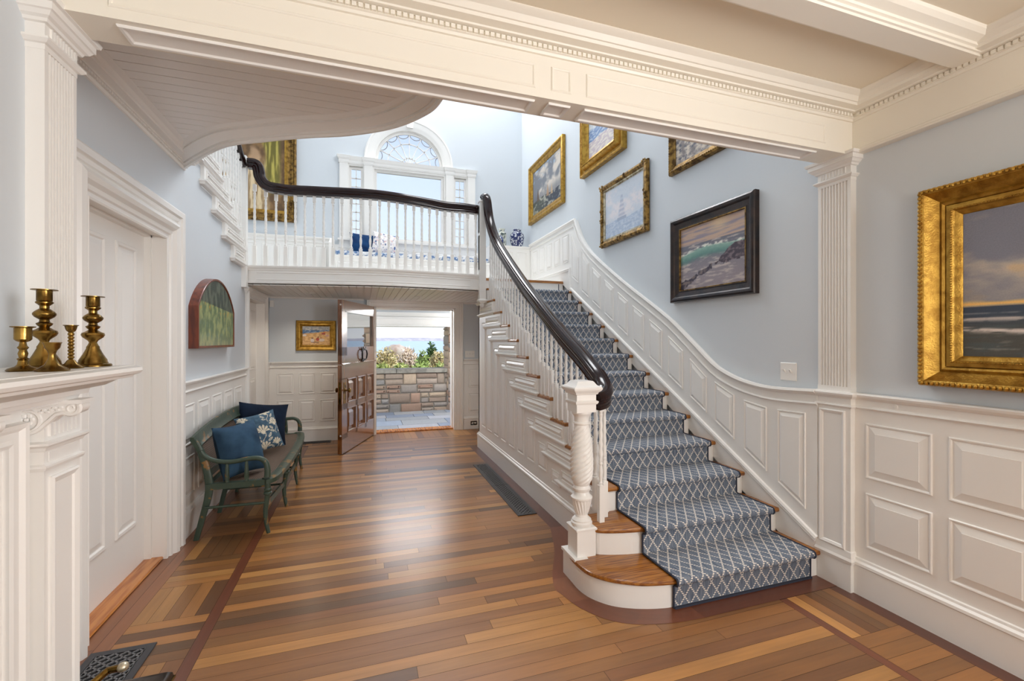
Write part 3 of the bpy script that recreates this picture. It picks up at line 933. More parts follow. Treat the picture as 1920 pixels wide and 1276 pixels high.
# ---- door_1: the open Dutch front door -----------------------------------------------
DH = V((.185, 7.485, 0)); ang = math.radians(249.9)
du = V((math.cos(ang), math.sin(ang), 0)); dn = V((-math.sin(ang), math.cos(ang), 0))   # du: hinge to free edge; dn: outward face (towards +x)
if dn.x < 0: dn = -dn
DW = 1.328
d1 = bpy.data.objects.new('door_1', None); COL.objects.link(d1); d1.location = DH; d1['kind'] = 'structure'
bpy.context.view_layer.update()
def dp(s, z, d=0.0): return DH + du * (DW - s) + dn * d + V((0, 0, z))     # s measured from the free edge
def dbox(mb, s0, s1, z0, z1, d0, d1_):
    mb.obox(dp((s0 + s1) / 2, (z0 + z1) / 2, (d0 + d1_) / 2), du * (s1 - s0) / 2, dn * (d1_ - d0) / 2, V((0, 0, (z1 - z0) / 2)))
TH_ = -.055
m = MB()
dbox(m, 0, DW, .012, .265, TH_, 0); dbox(m, 0, DW, .985, 1.176, TH_, 0); dbox(m, 0, DW, .585, .662, TH_, 0)
for s0, s1 in ((0, .19), (.47, .55), (.83, .92), (1.205, DW)): dbox(m, s0, s1, .2, 1.0, TH_, 0)
dbox(m, .1, 1.25, .2, 1.0, TH_ + .01, -.028)
lower = m.build('lower_leaf', 'doorwood', d1)
m = MB()
for s0, s1 in ((.19, .47), (.55, .83), (.92, 1.205)):
    for z0, z1 in ((.265, .585), (.662, .985)):
        m.panel([dp(s0, z0, -.028), dp(s1, z0, -.028), dp(s1, z1, -.028), dp(s0, z1, -.028)], dn, [(0, 0), (0, .034), (.010, .036), (.022, .022), (.028, .004), (.034, .004), (.07, .022)])
m.build('raised_panel', 'doorwood', lower)
m = MB()
dbox(m, 0, DW, 1.184, 1.41, TH_, 0); dbox(m, 0, DW, 1.88, 2.035, TH_, 0); dbox(m, 0, .17, 1.3, 1.9, TH_, 0); dbox(m, 1.205, DW, 1.3, 1.9, TH_, 0)
m.prism([dp(0, 1.176, .0), dp(0, 1.176, .016), dp(0, 1.186, .016), dp(0, 1.198, 0)], du * -DW)
upper = m.build('upper_leaf', 'doorwood', d1)
m = MB(); dbox(m, .165, 1.21, 1.405, 1.885, -.034, -.028); m.build('glass_pane', 'doorglass', upper, 0)
m = MB()
kx = .735
for sg in (-1, 1):
    m.rod([dp(kx + sg * .03, 1.37, .02), dp(kx + sg * .085, 1.355, .03), dp(kx + sg * .10, 1.30, .035), dp(kx + sg * .085, 1.235, .03), dp(kx + sg * .03, 1.222, .02)], [.008, .009, .011, .009, .008], 8)
m.rod([dp(kx - .06, 1.372, .018), dp(kx + .06, 1.372, .018)], .010, 8); m.rod([dp(kx - .075, 1.215, .018), dp(kx + .075, 1.215, .018)], .010, 8)
for zz in (1.372, 1.215):
    m.rod([dp(kx, zz, -.002), dp(kx, zz, .03)], [.016, .012], 8); m.rod([dp(kx - .02, zz + .03, .012), dp(kx, zz, .02), dp(kx - .02, zz - .03, .012)], .006, 6)
for sg in (-1, 1):
    m.rod([dp(kx + sg * .06, 1.375, .015), dp(kx + sg * .09, 1.39, .016), dp(kx + sg * .085, 1.41, .016)], [.007, .006, .003], 6)
m.build('door_knocker', 'black_iron', upper)
m = MB(); dbox(m, .05, .13, .665, .945, 0, .004); m.build('lock_plate', 'antique_gold', lower)
m = MB(); m.lathe([(0, .026), (.006, .026), (.010, .012), (.045, .010), (.052, .024), (.062, .032), (.074, .030), (.080, .016), (.081, .001)], segs=18)
kn = m.build('knob', 'brass', lower); kn.matrix_world = Matrix.Translation(dp(.092, .84, .002)) @ dn.to_track_quat('Z', 'Y').to_matrix().to_4x4()
m = MB(); m.lathe([(0, .026), (.006, .026), (.010, .012), (.03, .010), (.036, .024), (.046, .032), (.058, .030), (.064, .016), (.065, .001)], segs=18)
kn = m.build('knob', 'brass', lower); kn.matrix_world = Matrix.Translation(dp(.092, .84, TH_ - .002)) @ (-dn).to_track_quat('Z', 'Y').to_matrix().to_4x4()
m = MB(); dbox(m, -.003, .002, .66, .95, TH_ + .014, -.014); m.build('lock_face', 'brass', lower)
for zz, pr in ((.25, lower), (1.97, upper)):
    m = MB(); m.lathe([(0, .012), (.003, .011), (.005, .004)], segs=12)
    q = m.build('edge_bolt', 'plastic', pr); q.matrix_world = Matrix.Translation(dp(0, zz, TH_ / 2 + .01)) @ du.to_track_quat('Z', 'Y').to_matrix().to_4x4()
# ================================================================ STAIRCASE
stair = thing('staircase', 'white panelled staircase with oak treads rising to the landing', 'staircase', (2.1, 2.1, 0))
XL = 1.52
def tread_mesh(n):
    mb = MB()
    z = SZ(n)
    if n == 1:
        a = spline([(1.215, 2.52), (1.211, 2.442), (1.228, 2.316), (1.285, 2.228), (1.353, 2.169), (1.456, 2.114), (1.574, 2.082), (1.66, 2.070)], 4) if False else spline([(1.215, 2.52, 0), (1.211, 2.442, 0), (1.228, 2.316, 0), (1.285, 2.228, 0), (1.353, 2.169, 0), (1.456, 2.114, 0), (1.574, 2.082, 0), (1.66, 2.070, 0)], 4)
        pts = [(p.x, p.y) for p in a] + [(2.745, SY(1)), (2.745, SY(2) + .05), (1.23, SY(2) + .12)]
    elif n == 2:
        a = spline([(1.355, 2.58, 0), (1.358, 2.47, 0), (1.40, 2.438, 0), (1.47, 2.414, 0), (1.56, 2.393, 0), (1.66, 2.378, 0)], 4)
        pts = [(p.x, p.y) for p in a] + [(2.745, SY(2)), (2.745, SY(3) + .05), (1.36, SY(3) + .02)]
    else:
        pts = [(XL, SY(n)), (2.745, SY(n)), (2.745, SY(n + 1) + .05), (XL, SY(n + 1) + .028)]
    c = V((2.2, SY(n) + .3))
    def ring(d, zz):
        # inset outline towards the tread
        out = []
        for x_, y_ in pts:
            x2 = x_ + d if x_ < 2.7 else x_
            y2 = y_ + d if y_ < SY(n) + .25 else y_
            out.append((x2, y2, zz))
        return out
    mb.loft([ring(.008, z - .030), ring(.001, z - .022), ring(0, z - .014), ring(.003, z - .004), ring(.010, z)])
    return mb
for n in range(1, 14):
    tread_mesh(n).build('tread', 'tread', stair, 40)
m = MB(); m.box(XL, 2.75, SY(14), SY(14) + .09, LAND - .03, LAND + .004); m.build('landing_nosing', 'tread', stair)
for n in range(1, 15):
    m = MB()
    yv = SY(n) + .028
    if n == 1:
        a = spline([(1.232, 2.60, 0), (1.225, 2.452, 0), (1.244, 2.342, 0), (1.299, 2.25, 0), (1.368, 2.189, 0), (1.475, 2.138, 0), (1.591, 2.106, 0), (1.68, 2.097, 0)], 4)
        m.prism([(p.x, p.y, 0) for p in a] + [(2.745, 2.095, 0), (2.745, 2.30, 0), (1.25, 2.60, 0)], (0, 0, .14))
    elif n == 2:
        a = spline([(1.372, 2.60, 0), (1.374, 2.49, 0), (1.42, 2.456, 0), (1.49, 2.432, 0), (1.57, 2.413, 0), (1.67, 2.398, 0)], 4)
        m.prism([(p.x, p.y, .16) for p in a] + [(2.745, 2.393, .16), (2.745, 2.6, .16), (1.38, 2.64, .16)], (0, 0, .15))
    else:
        m.box(1.55, 2.745, yv, yv + .02, SZ(n - 1) - .005, SZ(n) - .028)
        m.sweep([(1.55, yv, SZ(n) - .03), (2.745, yv, SZ(n) - .03)], [(0, 0), (.010, 0), (.008, -.008), (.003, -.014), (0, -.016)], NZ, flip=-1)
    m.build('riser', 'white', stair)
# panelled outer face of the stair
F = 1.54
m = MB()
pts = [(2.60, .02), (2.60, .32), (2.70, .32)]
for n in range(3, 15):
    pts += [(SY(n) + .012, SZ(n - 1) - .02 if n > 3 else .32), (SY(n) + .012, SZ(n) - .029)]
pts = [(2.60, 0), (2.60, .32), (SY(3) + .012, .32), (SY(3) + .012, SZ(3) - .029)]
for n in range(4, 14):
    pts += [(SY(n) + .012, SZ(n - 1) - .029), (SY(n) + .012, SZ(n) - .029)]
pts += [(6.13, SZ(13) - .029), (6.13, 0)]
m.prism([(F, y_, z_) for y_, z_ in pts], (.04, 0, 0))
m.box(F, F + .06, 6.09, 6.13, 0, 2.16)
for n in range(4, 14):
    y0 = SY(n) + .40
    y1, zt = y0 + .2, SZ(n) - .272
    if n == 4: y0, y1, zt = 3.36, 3.54, .40
    if y1 < 6.12:
        m.panel([(F, y0, .285 if n == 4 else .335), (F, y1, .285 if n == 4 else .335), (F, y1, zt), (F, y0, zt)], -X3, RAISED_S)
m.panel([(F, 2.98, .28), (F, 3.25, .28), (F, 3.25, .40), (F, 2.98, .40)], -X3, RAISED_S)
face = m.build('side_panelling', 'white', stair)
for n in range(3, 14):
    y0, y1 = SY(n) + .006, min(SY(n) + .70, 6.12)
    m = MB()
    m.box(F - .016, F + .01, y0, y1, SZ(n) - .165, SZ(n) - .029)
    m.panel([(F - .016, y0 + .035, SZ(n) - .135), (F - .016, y1 - .05, SZ(n) - .135), (F - .016, y1 - .05, SZ(n) - .055), (F - .016, y0 + .035, SZ(n) - .055)], -X3, RAISED_S)
    m.sweep([(F, y0 - .004, 0), (F - .016, y0 - .004, 0), (F - .016, y1 + .045, 0), (F, y1 + .045, 0)],
            [(0, SZ(n) - .195), (.006, SZ(n) - .193), (.012, SZ(n) - .178), (.020, SZ(n) - .172), (.020, SZ(n) - .162), (0, SZ(n) - .158)], NZ, flip=1)
    m.box(F - .016, F, y0 - .004, y1 + .045, SZ(n) - .195, SZ(n) - .158)
    m.build('tread_bracket', 'white', face)
m = MB(); m.sweep([(F, 2.60, 0), (F, 6.13, 0), (1.8, 6.13, 0)], [(0, 0), (.016, 0), (.016, .165), (.022, .175), (.020, .192), (.010, .2), (.006, .214), (0, .218)], NZ, flip=1)
m.build('baseboard', 'white', stair)

# ---- stair runner ------------------------------------------------------------------
path = [(SY(1) + .020, .002)]
for n in range(1, 15):
    y0, z0 = SY(n), SZ(n)
    path += [(y0 + .019, z0 - .045), (y0 + .012, z0 - .036), (y0 - .008, z0 - .030)]
    path += [(y0 - .014 + .014 * (1 - math.cos(t)) - .002, z0 - .014 + .022 * math.sin(t)) for t in (-.3, .2, .7, 1.15, 1.57)]
    if n < 14:
        path += [(y0 + .06, z0 + .010), (SY(n + 1) + .006, z0 + .010), (SY(n + 1) + .018, z0 + .018)]
path = path[:-9] + [(SY(14) + .019, SZ(14) - .045), (SY(14) + .017, SZ(14) - .034)] if False else path[:-8] + [(SY(14) + .019, SZ(14) - .036)]
CX0, CX1 = 1.648, 2.682
mb = MB(); UV_ = []; d = 0
o = None
for i, (yv, zv) in enumerate(path):
    if i: d += math.hypot(yv - path[i - 1][0], zv - path[i - 1][1])
    mb.v += [(CX0, yv, zv), (CX1, yv, zv)]
    UV_ += [(0, d), (CX1 - CX0, d)]
    if i: mb.f.append((2 * i - 2, 2 * i - 1, 2 * i + 1, 2 * i))
runner = mb.build('stair_runner', 'carpet', None, 60)
uvl = runner.data.uv_layers.new(name='UVMap')
for lp in runner.data.loops: uvl.data[lp.index].uv = UV_[lp.vertex_index]
tag(runner, 'blue and cream trellis patterned carpet runner down the middle of the staircase', 'carpet')
m = MB()
for xe in (CX0, CX1):
    m.rod([(xe, y_, z_) for y_, z_ in path], .0062, 6)
m.box(CX0, CX1, SY(1) + .006, SY(1) + .016, .001, .012)
m.build('edge_binding', 'binding', runner)

# ================================================================ BALUSTRADES
def baluster(h, mb, c, base=.30, half_w=.0175, top=.05, twist_dir=1, fat=1.02):
    """square block below, turned vase, rope-twisted shaft, square head"""
    x, y, z = c
    hb = base
    mb.box(x - half_w, x + half_w, y - half_w, y + half_w, z, z + hb)
    ht = h - top
    T = lambda f: z + hb + (ht - hb) * f
    prof = [(0, .0145), (.015, .011), (.03, .0145), (.045, .010), (.07, .009), (.12, .0125), (.18, .0145), (.24, .011), (.27, .009), (.285, .0135), (.30, .0135), (.315, .010)]
    z0 = .32
    for i in range(19): prof.append((z0 + (.92 - z0) * i / 18, lerp(.0135, .0105, i / 18)))
    prof += [(.93, .010), (.945, .0135), (.96, .0135), (.972, .010), (1.0, .0125)]
    za, zb_ = T(.32), T(.92)
    def tw(zz, a):
        if za <= zz <= zb_: return 1 + .16 * math.cos(2 * a - twist_dir * (zz - za) * 2 * PI / .062)
        return 1
    mb.lathe([(T(f), r * fat) for f, r in prof], (x, y, 0), 10, tw)
    mb.box(x - half_w * .85, x + half_w * .85, y - half_w * .85, y + half_w * .85, z + ht, z + h)
RH = [(.014, .041), (.027, .036), (.033, .027), (.035, .0265), (.041, .018), (.042, .008), (.038, .000), (.033, -.003), (.035, -.012), (.031, -.015), (.028, -.024), (.031, -.030), (.030, -.042)]
RAIL = [(-a, b_) for a, b_ in reversed(RH)] + RH
bal = thing('stair_balustrade', 'white turned balusters and spiral newel under a dark sweeping handrail on the stair', 'balustrade', (1.53, 2.55, 0))
railpts = [(1.40, 2.535, 1.118), (1.46, 2.555, 1.128), (1.51, 2.60, 1.155), (1.533, 2.68, 1.205), (1.535, 2.76, 1.262), (1.535, 2.96, 1.372), (1.535, 3.22, 1.497), (1.535, 3.54, 1.663), (1.535, 3.85, 1.835), (1.535, 4.2, 2.035), (1.535, 4.56, 2.255), (1.535, 4.95, 2.508), (1.53, 5.16, 2.665), (1.525, 5.31, 2.805), (1.52, 5.42, 2.94), (1.515, 5.49, 3.06), (1.51, 5.535, 3.19), (1.505, 5.56, 3.29), (1.50, 5.60, 3.345), (1.49, 5.66, 3.352)]
rp = spline(railpts, 4)
sides = []
for i, p in enumerate(rp):
    if p.y < 2.78 and p.z < 1.3:
        t = (rp[min(i + 1, len(rp) - 1)] - rp[max(i - 1, 0)]); t.z = 0; t.normalize()
        sides.append(V((t.y, -t.x, 0)))
    else:
        sides.append(X3)
m = MB(); m.tube(rp, [(a * 1.3, b_ * 1.45) for a, b_ in RAIL], sides); m.build('handrail', 'mahogany', bal, 28)
def railz(yv):
    best = [(p.y, p.z) for p in rp if p.z < 3.2 and p.y > 2.6]
    return interp(best, yv)
for n in range(3, 14):
    for k_ in range(3):
        yv = SY(n) + .040 + k_ * .0986
        if yv > 5.60: continue
        mb = MB(); z = SZ(n)
        baluster(railz(yv) - .050 - z, mb, (1.553, yv, z), base=.235 + .03 * k_)
        mb.build('baluster', 'white', bal, 35)
for x_, y_ in ((1.447, 2.545), (1.513, 2.615), (1.50, 2.71)):
    mb = MB(); baluster({1.447: 1.095, 1.513: 1.13, 1.50: 1.19}[x_] - .336, mb, (x_, y_, .336), base=.235); mb.build('baluster', 'white', bal, 35)
nw = MB()
cx, cy = 1.301, 2.528
nw.box(1.238, 1.365, 2.463, 2.594, .165, .345)
nw.sweep([(1.238, 2.463, 0), (1.365, 2.463, 0), (1.365, 2.594, 0), (1.238, 2.594, 0)], [(0, .325), (.006, .327), (.008, .338), (0, .346)], NZ, flip=-1, closed=True)
nw.box(1.226, 1.30, 2.452, 2.64, 0, .168); nw.box(1.212, 1.30, 2.44, 2.64, .155, .172)
pr = [(.345, .062), (.352, .066), (.366, .066), (.374, .058), (.382, .060), (.392, .050), (.400, .040), (.412, .037)]
pr += [(lerp(.415, .508, i / 8), lerp(.037, .062, (i / 8) ** .8)) for i in range(9)]
pr += [(.512, .066), (.522, .067), (.530, .058), (.540, .049), (.556, .046), (.566, .054), (.578, .056), (.586, .050), (.596, .047)]
bulb = [(.60, .050), (.64, .064), (.70, .069), (.76, .069), (.82, .065), (.88, .058), (.94, .049), (.972, .045)]
for i in range(90):
    z = lerp(.602, .970, i / 89); pr.append((z, interp(bulb, z)))
pr += [(.975, .046), (.98, .052), (.988, .052), (.994, .045), (1.02, .046), (1.032, .052), (1.045, .062), (1.058, .062)]
def ntw(z, a):
    if .602 <= z <= .970: return 1 + .065 * math.cos(9 * a - (z - .6) * 2 * PI / .030) * min(1, (z - .6) / .03, (.972 - z) / .03)
    if .42 < z < .505: return 1 + .05 * math.cos(18 * a + z * 50)
    return 1
nw.lathe(pr, (cx, cy, 0), 90, ntw)
hw = .066
nw.box(cx - hw, cx + hw, cy - hw, cy + hw, 1.056, 1.20)
sq = [(cx - hw, cy - hw, 0), (cx + hw, cy - hw, 0), (cx + hw, cy + hw, 0), (cx - hw, cy + hw, 0)]
nw.sweep(sq, [(0, 1.105), (.006, 1.106), (.012, 1.118), (.012, 1.124), (.005, 1.128), (0, 1.13)], NZ, flip=-1, closed=True)
nw.sweep(sq, [(0, 1.165), (.008, 1.168), (.012, 1.18), (.024, 1.19), (.030, 1.200), (.030, 1.208), (0, 1.214)], NZ, flip=-1, closed=True)
nw.loft([[(cx + sx * w_, cy + sy * w_, z) for sx, sy in ((-1, -1), (1, -1), (1, 1), (-1, 1))] for w_, z in ((.096, 1.206), (.092, 1.214), (.070, 1.224), (.058, 1.242), (.052, 1.248), (.03, 1.252))])
nw.build('newel_post', 'white', bal, 32)
m = MB()
m.box(1.42, 1.505, 5.60, 5.685, 1.99, 3.31)
sq = [(1.42, 5.60, 0), (1.505, 5.60, 0), (1.505, 5.685, 0), (1.42, 5.685, 0)]
m.sweep(sq, [(0, 3.29), (.006, 3.292), (.008, 3.31), (0, 3.318)], NZ, flip=-1, closed=True)
m.sweep(sq, [(0, 2.0), (.010, 2.004), (.016, 2.02), (.008, 2.035), (0, 2.04)], NZ, flip=-1, closed=True)
m.lathe([(1.93, .012), (1.945, .028), (1.965, .034), (1.98, .026), (1.992, .034)], (1.4625, 5.6425, 0), 14)
for sx in (0, 1):
    for zz0, zz1 in ((2.42, 2.86), (2.90, 3.24)):
        m.panel([(1.42, 5.615, zz0), (1.42, 5.67, zz0), (1.42, 5.67, zz1), (1.42, 5.615, zz1)], -X3, [(0, 0), (0, .003), (.006, .003), (.010, .0005)])
m.build('upper_newel_post', 'white', bal)

lb = thing('landing_balustrade', 'row of white twisted balusters under a dark handrail along the curved landing edge', 'balustrade', (0.1, 5.65, LAND))
def lry(xv): return frontY(xv) + .035
lr = [(-1.245, 5.74, 3.505), (-1.185, 5.74, 3.505), (-1.145, 5.735, 3.48), (-1.130, 5.735, 3.42), (-1.120, 5.73, 3.36), (-1.085, 5.72, 3.295), (-1.03, 5.72, 3.258), (-.95, 5.72, 3.247)]
for xv in (-.8, -.6, -.4, -.2, 0, .2, .4, .6, .8, 1.0, 1.2, 1.35, 1.43):
    lr.append((xv, lry(xv), 3.247 - .045 * max(0, min(1, (xv - .1) / .9)) + (.012 if xv > 1.15 else 0)))
lrs = spline(lr, 4)
RL = [(a * 1.3, b_ * 1.4) for a, b_ in RAIL]
sd = []
for i, p in enumerate(lrs):
    t = lrs[min(i + 1, len(lrs) - 1)] - lrs[max(i - 1, 0)]
    if p.x < -.9: sd.append(V((0, -1, 0)))
    else:
        t.z = 0; t.normalize(); sd.append(V((t.y, -t.x, 0)))
m = MB(); m.tube(lrs, RL, sd); m.build('handrail', 'mahogany', lb, 28)
for u_ in (477.5, 498.4, 517.7, 535.6, 553.8, 571.6, 589.5, 607, 624.3, 641.3, 658.6, 676.4, 694.2, 711.7, 728.9, 744.7, 760.2, 776, 790.9, 805.3, 819.4, 834.4, 847.9, 862, 876.7, 891.7):
    # spacing of the balusters read along the landing edge
    a_ = (u_ - 960) / 837.0
    th = math.radians(18.37)
    rx, ry = a_ * math.cos(th) + math.sin(th), math.cos(th) - a_ * math.sin(th)
    yy = 5.65
    for _ in rep(6): xx = rx / ry * yy; yy = lry(max(-1.3, min(1.4, xx)))
    zt = interp([(p.x, p.z) for p in lrs[20:]], xx) - .052 if xx > -.93 else interp([(-1.2, 3.30), (-1.1, 3.25), (-1.0, 3.195), (-.93, 3.19)], xx)
    mb = MB(); baluster(zt - 2.356, mb, (xx, yy, 2.356), base=.235, half_w=.0205, top=.075, fat=1.08); mb.build('baluster', 'white', lb, 35)

# ---- second flight, seen rising on the left -------------------------------------------
us = thing('upper_staircase', 'white bracketed upper flight of stairs rising to the left from the landing', 'staircase', (-1.9, 5.6, LAND))
def UY(n): return 5.72 - .30 * (n - 1)
def UZ(n): return LAND + .163 * n
for n in range(1, 6):
    m = MB(); m.box(-2.6, -1.262, UY(n + 1) - .03, UY(n) + .02, UZ(n) - .03, UZ(n)); m.build('tread', 'white', us)
    m = MB(); m.box(-2.6, -1.30, UY(n) - .02, UY(n), UZ(n - 1), UZ(n) - .03); m.build('riser', 'white', us)
for n in range(1, 6):
    m = MB()
    y0 = UY(n + 1) - .145; y1 = min(y0 + .75, 5.72)
    zt = UZ(n) - .03
    m.box(-1.302, -1.272, y0, y1, zt - .125, zt)
    m.panel([(-1.272, y0 + .05, zt - .095), (-1.272, y1 - .04, zt - .095), (-1.272, y1 - .04, zt - .028), (-1.272, y0 + .05, zt - .028)], X3, RAISED_S)
    m.sweep([(-1.302, y0 - .01, 0), (-1.272, y0 - .01, 0), (-1.272, y1 + .01, 0), (-1.302, y1 + .01, 0)], [(0, zt - .165), (.008, zt - .162), (.014, zt - .148), (.024, zt - .140), (.024, zt - .128), (0, zt - .122)], NZ, flip=-1)
    m.box(-1.302, -1.272, y0 - .01, y1 + .01, zt - .165, zt - .122)
    m.build('tread_bracket', 'white', us)
ru = spline([(-1.282, 5.69, 3.475), (-1.282, 5.60, 3.50), (-1.282, 5.45, 3.575), (-1.282, 5.1, 3.765), (-1.282, 4.6, 4.035), (-1.282, 4.2, 4.25)], 3)
m = MB(); m.tube(ru, RAIL, X3); m.build('handrail', 'mahogany', us, 50)
for n in range(1, 6):
    for k_ in range(3):
        yv = UY(n) - .03 - .1 * k_
        if yv > 5.66: continue
        zt = interp([(p.y, p.z) for p in reversed(ru)], yv) - .04
        mb = MB(); baluster(zt - UZ(n), mb, (-1.285, yv, UZ(n)), base=.27 - .04 * k_); mb.build('baluster', 'white', us, 35)
m = MB(); m.box(-1.335, -1.252, 5.69, 5.775, 2.10, 3.55)
sq = [(-1.335, 5.69, 0), (-1.252, 5.69, 0), (-1.252, 5.775, 0), (-1.335, 5.775, 0)]
m.sweep(sq, [(0, 3.50), (.004, 3.502), (.008, 3.53), (.004, 3.55), (0, 3.575)], NZ, flip=-1, closed=True)
m.box(-1.325, -1.262, 5.70, 5.765, 3.55, 3.58)
m.build('newel_post', 'white', us)
m = MB(); m.box(-1.335, -1.252, 4.16, 4.24, 3.0, 4.3); m.build('newel_post', 'white', us)
# ================================================================ PAINTINGS
def fbm(x, y, z=0.0, o=4):
    return noise.fractal(V((x, y, z)), 1.0, 2.0, o)
def mixc(a, b, t):
    t = max(0.0, min(1.0, t))
    return tuple(a[i] + (b[i] - a[i]) * t for i in range(3))
def sm(a, b, x):
    t = max(0.0, min(1.0, (x - a) / (b - a)))
    return t * t * (3 - 2 * t)
def canvas(name, O, U, Vv, w, h, fn, parent, res=0.006, nrm=None):
    """painted surface: a fine grid with its colours in the attribute 'tint'"""
    nx, ny = max(24, int(w / res)), max(24, int(h / res))
    nx, ny = min(nx, 170), min(ny, 170)
    O, U, Vv = V(O), V(U), V(Vv)
    mb = MB(); cols = []
    for j in range(ny + 1):
        for i in range(nx + 1):
            u, v = i / nx, j / ny
            mb.v.append(tuple(O + U * (u * w) + Vv * (v * h)))
            c = fn(u, v)
            cols.append(lin(tuple(max(0, min(255, q)) for q in c)))
    for j in range(ny):
        for i in range(nx):
            a = j * (nx + 1) + i
            mb.f.append((a, a + 1, a + nx + 2, a + nx + 1))
    ob = mb.build(name, 'canvas', parent, 0)
    ca = ob.data.color_attributes.new('tint', 'FLOAT_COLOR', 'POINT')
    for i, c in enumerate(cols): ca.data[i].color = c
    return ob
def frame_rect(O, U, Vv, w, h):
    O, U, Vv = V(O), V(U), V(Vv)
    return [O, O + U * w, O + U * w + Vv * h, O + Vv * h]
def ornament_row(mb, P, D, T, N, n, size, lift=.0):
    """little carved leaves along a line"""
    for i in range(n):
        c = P + D * ((i + .5) / n)
        L = D.length / n
        t = D.normalized()
        mb.ball(c + N * (lift - size * .1) - t * L * .3, size * .42, 6, 4)
        mb.ball(c + N * (lift + size * .25) + T * size * .1, size * .36, 6, 4)
def painting(name, label, center_plane, O, U, N, w, h, prof, mat, canvas_in, canvas_d, fn, slip=None, orn=None, group='paintings in gilt frames'):
    """O: lower left outer corner on the wall, U: rightwards as seen, N: out of the wall"""
    O, U, N = V(O), V(U), V(N)
    t = thing(name, label, 'painting', O + U * w / 2 + Z3 * h / 2)
    path = frame_rect(O, U, Z3, w, h)
    s = 1 if N.cross(U).dot(Z3) > 0 else -1
    m = MB(); m.sweep(path, prof, N, flip=s, closed=True)
    fr = m.build('frame', mat, t, 30)
    if orn:
        for (a_, d_, size, spacing) in orn:
            m = MB()
            c = [O + U * a_ + Z3 * a_, O + U * (w - a_) + Z3 * a_, O + U * (w - a_) + Z3 * (h - a_), O + U * a_ + Z3 * (h - a_)]
            for i in rep(4):
                D = c[(i + 1) % 4] - c[i]
                ornament_row(m, c[i], D, N.cross(D.normalized()), N, max(4, int(D.length / spacing)), size, d_)
            m.build('carved_ornament', mat, fr, 0)
    if slip:
        m = MB(); m.sweep(path, slip[0], N, flip=s, closed=True); m.build('inner_slip', slip[1], t, 30)
    ci = canvas_in
    canvas('canvas', O + U * ci + Z3 * ci + N * canvas_d, U, Z3, w - 2 * ci, h - 2 * ci, fn, t)
    return t
def sea_storm(u, v):      # large sombre seascape by the right wall
    return tuple(1.2 * q for q in sea_storm0(u, v))
def sea_storm0(u, v):
    hz = .345
    if v > hz:
        n = fbm(u * 3.2, v * 4.2, 3.1, 5); n2 = fbm(u * 6 + 9, v * 8, 1, 4)
        c = mixc((108, 110, 122), (174, 162, 146), sm(-.15, .55, n + .25 * n2))
        c = mixc(c, (176, 150, 112), sm(.25, .75, n2 + n) * .6)
        c = mixc(c, (98, 102, 116), sm(.62, .42, v) * .55)
        band = sm(hz, hz + .012, v) * sm(hz + .045 + .02 * n2, hz + .02, v)
        c = mixc(c, (206, 166, 96), band * .95)
        return c
    d = (hz - v) / hz
    n = fbm(u * 7, v * 40, 5, 4); n2 = fbm(u * 14, v * 60, 8, 4)
    c = mixc((50, 60, 74), (68, 68, 64), sm(.1, .6, d))
    c = mixc(c, (66, 78, 82), sm(.05, .5, n) * .55)
    for wv, hgt, st in ((.245 + .018 * math.sin(u * 7 + 1), .03, .8), (.195 + .016 * math.sin(u * 9 + 3), .035, 1.0), (.30, .012, .35)):
        b_ = sm(wv - hgt, wv, v) * sm(wv + hgt * .5, wv + hgt * .1, v)
        c = mixc(c, (188, 178, 172), b_ * st * sm(-.25, .3, n2 + .3 * math.sin(u * 17)))
    c = mixc(c, (150, 142, 138), sm(.28, .55, n2) * sm(.3, 1, d) * .5)
    return c
def surf_rocks(u, v):     # dark frame: breaking wave at dusk
    n = fbm(u * 4, v * 9, 2, 4); n2 = fbm(u * 16, v * 22, 7, 4)
    if v > .70:
        c = mixc((196, 168, 148), (148, 140, 152), sm(-.2, .4, fbm(u * 2, v * 22, 4, 4)))
        c = mixc(c, (226, 200, 160), sm(.2, .0, abs(u - .62)) * sm(.72, .95, v) * .7)
    else:
        c = mixc((150, 140, 146), (112, 114, 126), sm(.1, .7, v))
        c = mixc(c, (206, 192, 184), .8 * sm(-.05, .6, fbm(u * 6, v * 26, 12, 5)))
    crest = .60 + .035 * math.sin(u * 5.2 - .6) + .05 * (u - .4) + .02 * n2
    b_ = sm(crest - .20, crest - .10, v) * sm(crest + .01, crest - .01, v)
    c = mixc(c, mixc((86, 130, 124), (140, 176, 164), sm(crest - .16, crest, v)), b_)
    f = sm(crest - .035, crest - .012, v) * sm(crest + .03, crest + .005, v)
    c = mixc(c, (228, 226, 216), f * sm(-.3, .3, n2))
    r = fbm(u * 9, v * 9, 20, 4)
    pr = .30 + .16 * sm(.55, .85, u) - .2 * abs(u - .86)
    if u > .56 and v < pr + .05 * r + .12 and v > .33 - .04 * r: c = mixc((66, 58, 70), (120, 104, 112), sm(-.2, .4, n2))
    dd = abs(v - (.06 + .46 * u)) - .03 - .05 * r - .05 * sm(.3, .0, u)
    if u < .52 and dd < 0: c = mixc((62, 58, 74), (126, 112, 110), sm(-.2, .4, n2))
    return c
